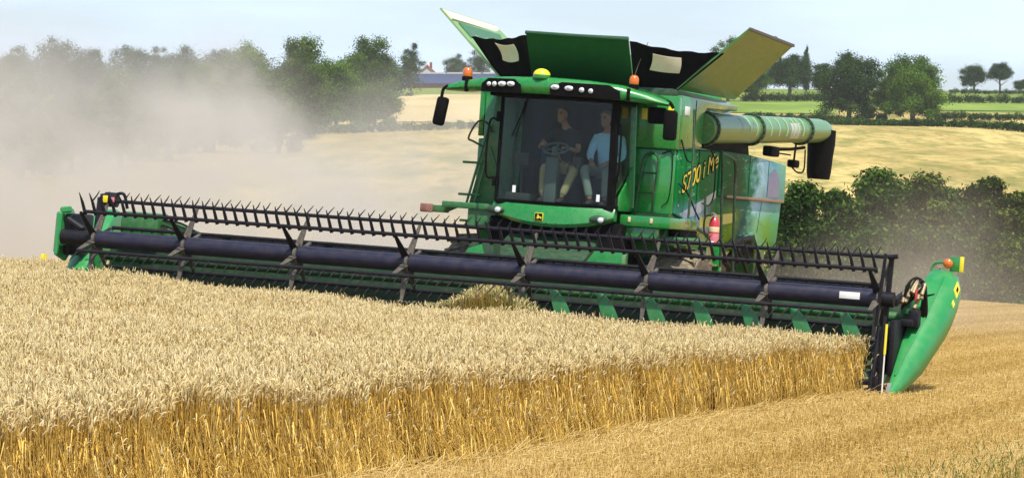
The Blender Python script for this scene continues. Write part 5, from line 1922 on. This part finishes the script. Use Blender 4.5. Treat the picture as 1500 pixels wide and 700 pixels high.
def build_stubble():
    A, B, R, T = [], [], [], []
    for n0, x0, x1, y0, y1, dens in ((150000, 5.6, 17, -28, 14, 1), (260000, 6.2, 36, 8, 86, .6), (60000, 5.6, 13, -26, -2, 1), (520000, -16, 6.4, 8, 90, .6)):
        p = np.stack([RNG.uniform(x0, x1, n0), RNG.uniform(y0, y1, n0), np.zeros(n0)], 1)
        p[:, 0] = np.round(p[:, 0] / .17) * .17 + RNG.normal(0, .02, n0)
        W = m2w(p)
        W[:, 2] = terr(W[:, 0], W[:, 1])
        k = frustum(W, 1270 if x0 < 0 else -150) & ((p[:, 0] > 5.66 + .3 * np.clip((-11 - p[:, 1]) / 7, 0, 1)) | (x0 < 0))
        W = W[k]
        n = len(W)
        h = RNG.uniform(.05, .125, n)
        l = RNG.normal(0, .025, (n, 2))
        A.append(W)
        B.append(W + np.concatenate([l, h[:, None]], 1))
        dist = W[:, 1]
        R.append(np.clip(.0024 + dist * .00002, .002, .006))
        T.append(np.clip(RNG.normal(.5, .25, n), 0, 1))
    # loose straw and chaff lying about
    for n0, x0, x1, y0, y1 in ((70000, 5.5, 15, -28, 12), (90000, 6.4, 36, 6, 84), (200000, -16, 6.4, 8, 90)):
        p = np.stack([RNG.uniform(x0, x1, n0), RNG.uniform(y0, y1, n0), np.zeros(n0)], 1)
        W = m2w(p)
        W[:, 2] = terr(W[:, 0], W[:, 1]) + RNG.uniform(.008, .09, n0)
        W = W[frustum(W, 1270 if x0 < 0 else -150)]
        n = len(W)
        a = RNG.uniform(0, math.pi, n)
        ln = RNG.uniform(.04, .22, n)
        d = np.stack([np.cos(a), np.sin(a), RNG.normal(0, .22, n)], 1) * ln[:, None] / 2
        A.append(W - d)
        B.append(W + d)
        R.append(np.clip(RNG.uniform(.0015, .0035, n) + W[:, 1] * .00001, 0, .006))
        T.append(np.clip(RNG.normal(.62, .25, n), 0, 1))
    # windrow of fallen straw along the cut face
    n0 = 2600
    y = RNG.uniform(-28, -.5, n0)
    p = np.stack([5.7 + np.abs(RNG.normal(0, .16, n0)), y, RNG.uniform(.01, .12, n0)], 1)
    W = m2w(p)
    a = RNG.normal(rad(70), .5, n0)
    ln = RNG.uniform(.15, .6, n0)
    d = np.stack([np.cos(a), np.sin(a), RNG.normal(0, .2, n0)], 1) * ln[:, None] / 2
    A.append(W - d)
    B.append(W + d)
    R.append(RNG.uniform(.002, .003, n0))
    T.append(np.clip(RNG.normal(.7, .2, n0), 0, 1))
    PW = np.concatenate(A)
    q = (PW[:, 0] - .327 * (PW[:, 1] - 46.6)) 
    band = .10 * np.sin(q * 2.1 + .4) + .09 * np.sin(q * 5.3 + 1.0) + .06 * np.sin(q * .9 + PW[:, 1] * .12)
    T = [np.clip(np.concatenate(T) + band, 0, 1)]
    sticks('stubble', np.concatenate(A), np.concatenate(B), np.concatenate(R), np.concatenate(T), 'chaff',
           ('short cut stubble with loose straw beside the standing wheat', 'stubble'))
    # green weeds at the lower right corner
    n0 = 9000
    p = np.stack([RNG.uniform(8.5, 13, n0), RNG.uniform(-24, -8, n0), np.zeros(n0)], 1)
    W = m2w(p)
    px, py, d = proj(W)
    f = (px - 1330) / 170 * .55 + (py - 655) / 45 * .6
    W = W[(RNG.uniform(size=n0) < np.clip(f - .35, 0, 1)) & (px > 1300) & (px < 1640) & (py > 625) & (py < 900)]
    n = len(W)
    W[:, 2] = terr(W[:, 0], W[:, 1])
    l = RNG.normal(0, .06, (n, 2))
    sticks('grass', W, W + np.concatenate([l, RNG.uniform(.06, .17, n)[:, None]], 1), np.full(n, .0042), np.clip(RNG.normal(.4, .3, n), 0, 1), 'blade',
           ('green grass and weeds coming up through the stubble at the corner', 'grass'))


build_stubble()

# yellow marker stake at the far edge of the crop
w = m2w([-9.33, 4.2, 0])[0]
st = tag(empty('marker_stake', Matrix.Translation(w.tolist())), 'thin yellow marker stake standing in the wheat left of the header', 'marker stake')
MB().tube([(0, 0, 0), (.03, 0, 1.0)], .03, 8).build('stake', 'yellow', st)
MB().box((-.045, -.02, .78), (.055, .02, 1.0), .01).build('flag_plate', 'yellow', st)


# ================================================================== DUST, SKY, LIGHT, CAMERA
def dust(name, label, lo, hi, lobes, col, dens, scale, cut, step=None, aniso=.1):
    b = MB().box(lo, hi)
    m, t, out = nt(name)
    pv = N(t, 'ShaderNodeVolumePrincipled', Anisotropy=aniso)
    pv.inputs['Color'].default_value = (*col, 1)
    tc = N(t, 'ShaderNodeTexCoord')
    nz = N(t, 'ShaderNodeTexNoise', Scale=scale, Detail=6, Roughness=.62, Distortion=.7)
    L(t, tc.outputs['Object'], nz.inputs['Vector'])
    tot = None
    for c, r, a in lobes:
        s = N(t, 'ShaderNodeVectorMath', operation='SUBTRACT')
        L(t, tc.outputs['Object'], s.inputs[0])
        s.inputs[1].default_value = c
        d = N(t, 'ShaderNodeVectorMath', operation='DIVIDE')
        L(t, s.outputs[0], d.inputs[0])
        d.inputs[1].default_value = r
        ln = N(t, 'ShaderNodeVectorMath', operation='LENGTH')
        L(t, d.outputs[0], ln.inputs[0])
        mr = N(t, 'ShaderNodeMapRange', interpolation_type='SMOOTHSTEP')
        mr.inputs[1].default_value = 1.0
        mr.inputs[2].default_value = .15
        mr.inputs[3].default_value = 0
        mr.inputs[4].default_value = a
        L(t, ln.outputs['Value'], mr.inputs[0])
        if tot is None:
            tot = mr.outputs[0]
        else:
            ad = N(t, 'ShaderNodeMath', operation='ADD')
            L(t, tot, ad.inputs[0])
            L(t, mr.outputs[0], ad.inputs[1])
            tot = ad.outputs[0]
    nm = N(t, 'ShaderNodeMapRange')
    nm.inputs[1].default_value = cut
    nm.inputs[2].default_value = cut + .22
    nm.inputs[3].default_value = .05
    nm.inputs[4].default_value = 1.25
    L(t, nz.outputs['Fac'], nm.inputs[0])
    mu = N(t, 'ShaderNodeMath', operation='MULTIPLY')
    L(t, tot, mu.inputs[0])
    L(t, nm.outputs[0], mu.inputs[1])
    m2 = N(t, 'ShaderNodeMath', operation='MULTIPLY')
    L(t, mu.outputs[0], m2.inputs[0])
    m2.inputs[1].default_value = dens
    L(t, m2.outputs[0], pv.inputs['Density'])
    L(t, pv.outputs[0], out.inputs['Volume'])
    o = b.build(name, m)
    tag(o, label, 'dust', kind='stuff')
    return o


dust('dust_cloud', 'great beige dust cloud drifting behind the header on the left', (-36, 53, -2), (3.0, 104, 12.5),
     [((-15, 76, .8), (13, 20, 7.8), 1.1), ((-9, 72, .2), (9.5, 18, 5.6), .95), ((-4, 70, -.6), (8.5, 16, 4.4), 1.2), ((-2.0, 69, .0), (5.5, 14, 6.2), .85), ((-22, 80, 3.0), (12, 18, 9.0), 1.1), ((-7.4, 80, 4.2), (3.4, 9, 3.6), .8), ((-5.0, 74, 2.4), (2.4, 9, 2.2), .7)],
     (.77, .74, .685), .36, .31, .43)
dust('dust_haze', 'thin dust hanging between the header end and the bushes on the right', (5, 57, -2.5), (24, 110, 4.8),
     [((11.2, 84, .2), (4.2, 20, 3.8), 1.), ((8.5, 80, -.5), (5.0, 18, 2.4), .9), ((15.0, 82, -.4), (4.5, 16, 2.4), .55), ((17, 70, -1.5), (7, 14, 1.5), .9)],
     (.80, .72, .60), .030, .42, .40)

hm, ht, hout = nt('air')
hv = N(ht, 'ShaderNodeVolumePrincipled', Density=.00009, Anisotropy=.0)
hv.inputs['Color'].default_value = (.86, .93, 1.0, 1)
L(ht, hv.outputs[0], hout.inputs['Volume'])
hz = MB().box((-510, -60, -25), (510, 1110, 62)).build('haze', hm)
tag(hz, kind='stuff')

SUN_EL, SUN_AZ = rad(60), rad(160)          # behind the camera, a little to its right
wd = bpy.data.worlds.new('World')
SC.world = wd
wd.use_nodes = True
t = wd.node_tree
t.nodes.clear()
wo = t.nodes.new('ShaderNodeOutputWorld')
bg = t.nodes.new('ShaderNodeBackground')
sky = t.nodes.new('ShaderNodeTexSky')
sky.sky_type = 'NISHITA'
sky.sun_disc = False
sky.sun_elevation = SUN_EL
sky.sun_rotation = SUN_AZ
sky.air_density = 1.0
sky.dust_density = 1.6
sky.ozone_density = 1.2
# thin high cloud
tc = t.nodes.new('ShaderNodeTexCoord')
mp = t.nodes.new('ShaderNodeMapping')
mp.inputs['Scale'].default_value = (3., 3., 14.)
t.links.new(tc.outputs['Generated'], mp.inputs[0])
nz = t.nodes.new('ShaderNodeTexNoise')
nz.inputs['Scale'].default_value = 2.2
nz.inputs['Detail'].default_value = 5
t.links.new(mp.outputs[0], nz.inputs['Vector'])
cl = ramp(t, nz.outputs['Fac'], (.36, .35), (.66, 1.))
spz = t.nodes.new('ShaderNodeSeparateXYZ')
t.links.new(tc.outputs['Generated'], spz.inputs[0])
veil = ramp(t, spz.outputs['Z'], (0., 1.), (.10, .9), (.4, .3), (1., .12))
vm = N(t, 'ShaderNodeMath', operation='MULTIPLY')
t.links.new(cl, vm.inputs[0])
t.links.new(veil, vm.inputs[1])
c = mixcol(t, vm.outputs[0], sky.outputs[0], (6.2, 7.5, 9.8))
t.links.new(c, bg.inputs[0])
bg.inputs[1].default_value = .12
t.links.new(bg.outputs[0], wo.inputs[0])

sl = bpy.data.lights.new('sun', 'SUN')
sl.energy = 4.6
sl.angle = rad(.55)
sl.color = (1, .95, .86)
so = bpy.data.objects.new('sun', sl)
COL.objects.link(so)
tos = Vector((math.sin(SUN_AZ) * math.cos(SUN_EL), math.cos(SUN_AZ) * math.cos(SUN_EL), math.sin(SUN_EL)))
so.rotation_euler = tos.to_track_quat('Z', 'Y').to_euler()
so.location = (0, -20, 40)

cam = bpy.data.cameras.new('camera')
cam.sensor_fit = 'HORIZONTAL'
cam.sensor_width = 36
cam.lens = 36 * FOC / IW
cam.clip_end = 6000
cam.clip_start = .5
co = bpy.data.objects.new('camera', cam)
COL.objects.link(co)
co.location = (0, 0, HCAM)
co.rotation_euler = (rad(90) - PITCH, 0, 0)
SC.camera = co

SC.render.engine = 'CYCLES'
SC.cycles.volume_bounces = 3
SC.cycles.max_bounces = 10
SC.cycles.transparent_max_bounces = 16
SC.cycles.volume_step_rate = 2.5
SC.cycles.use_denoising = True
vs = SC.view_settings
vs.view_transform = 'Standard'
vs.look = 'None'
vs.exposure = 0.36
vs.gamma = 1
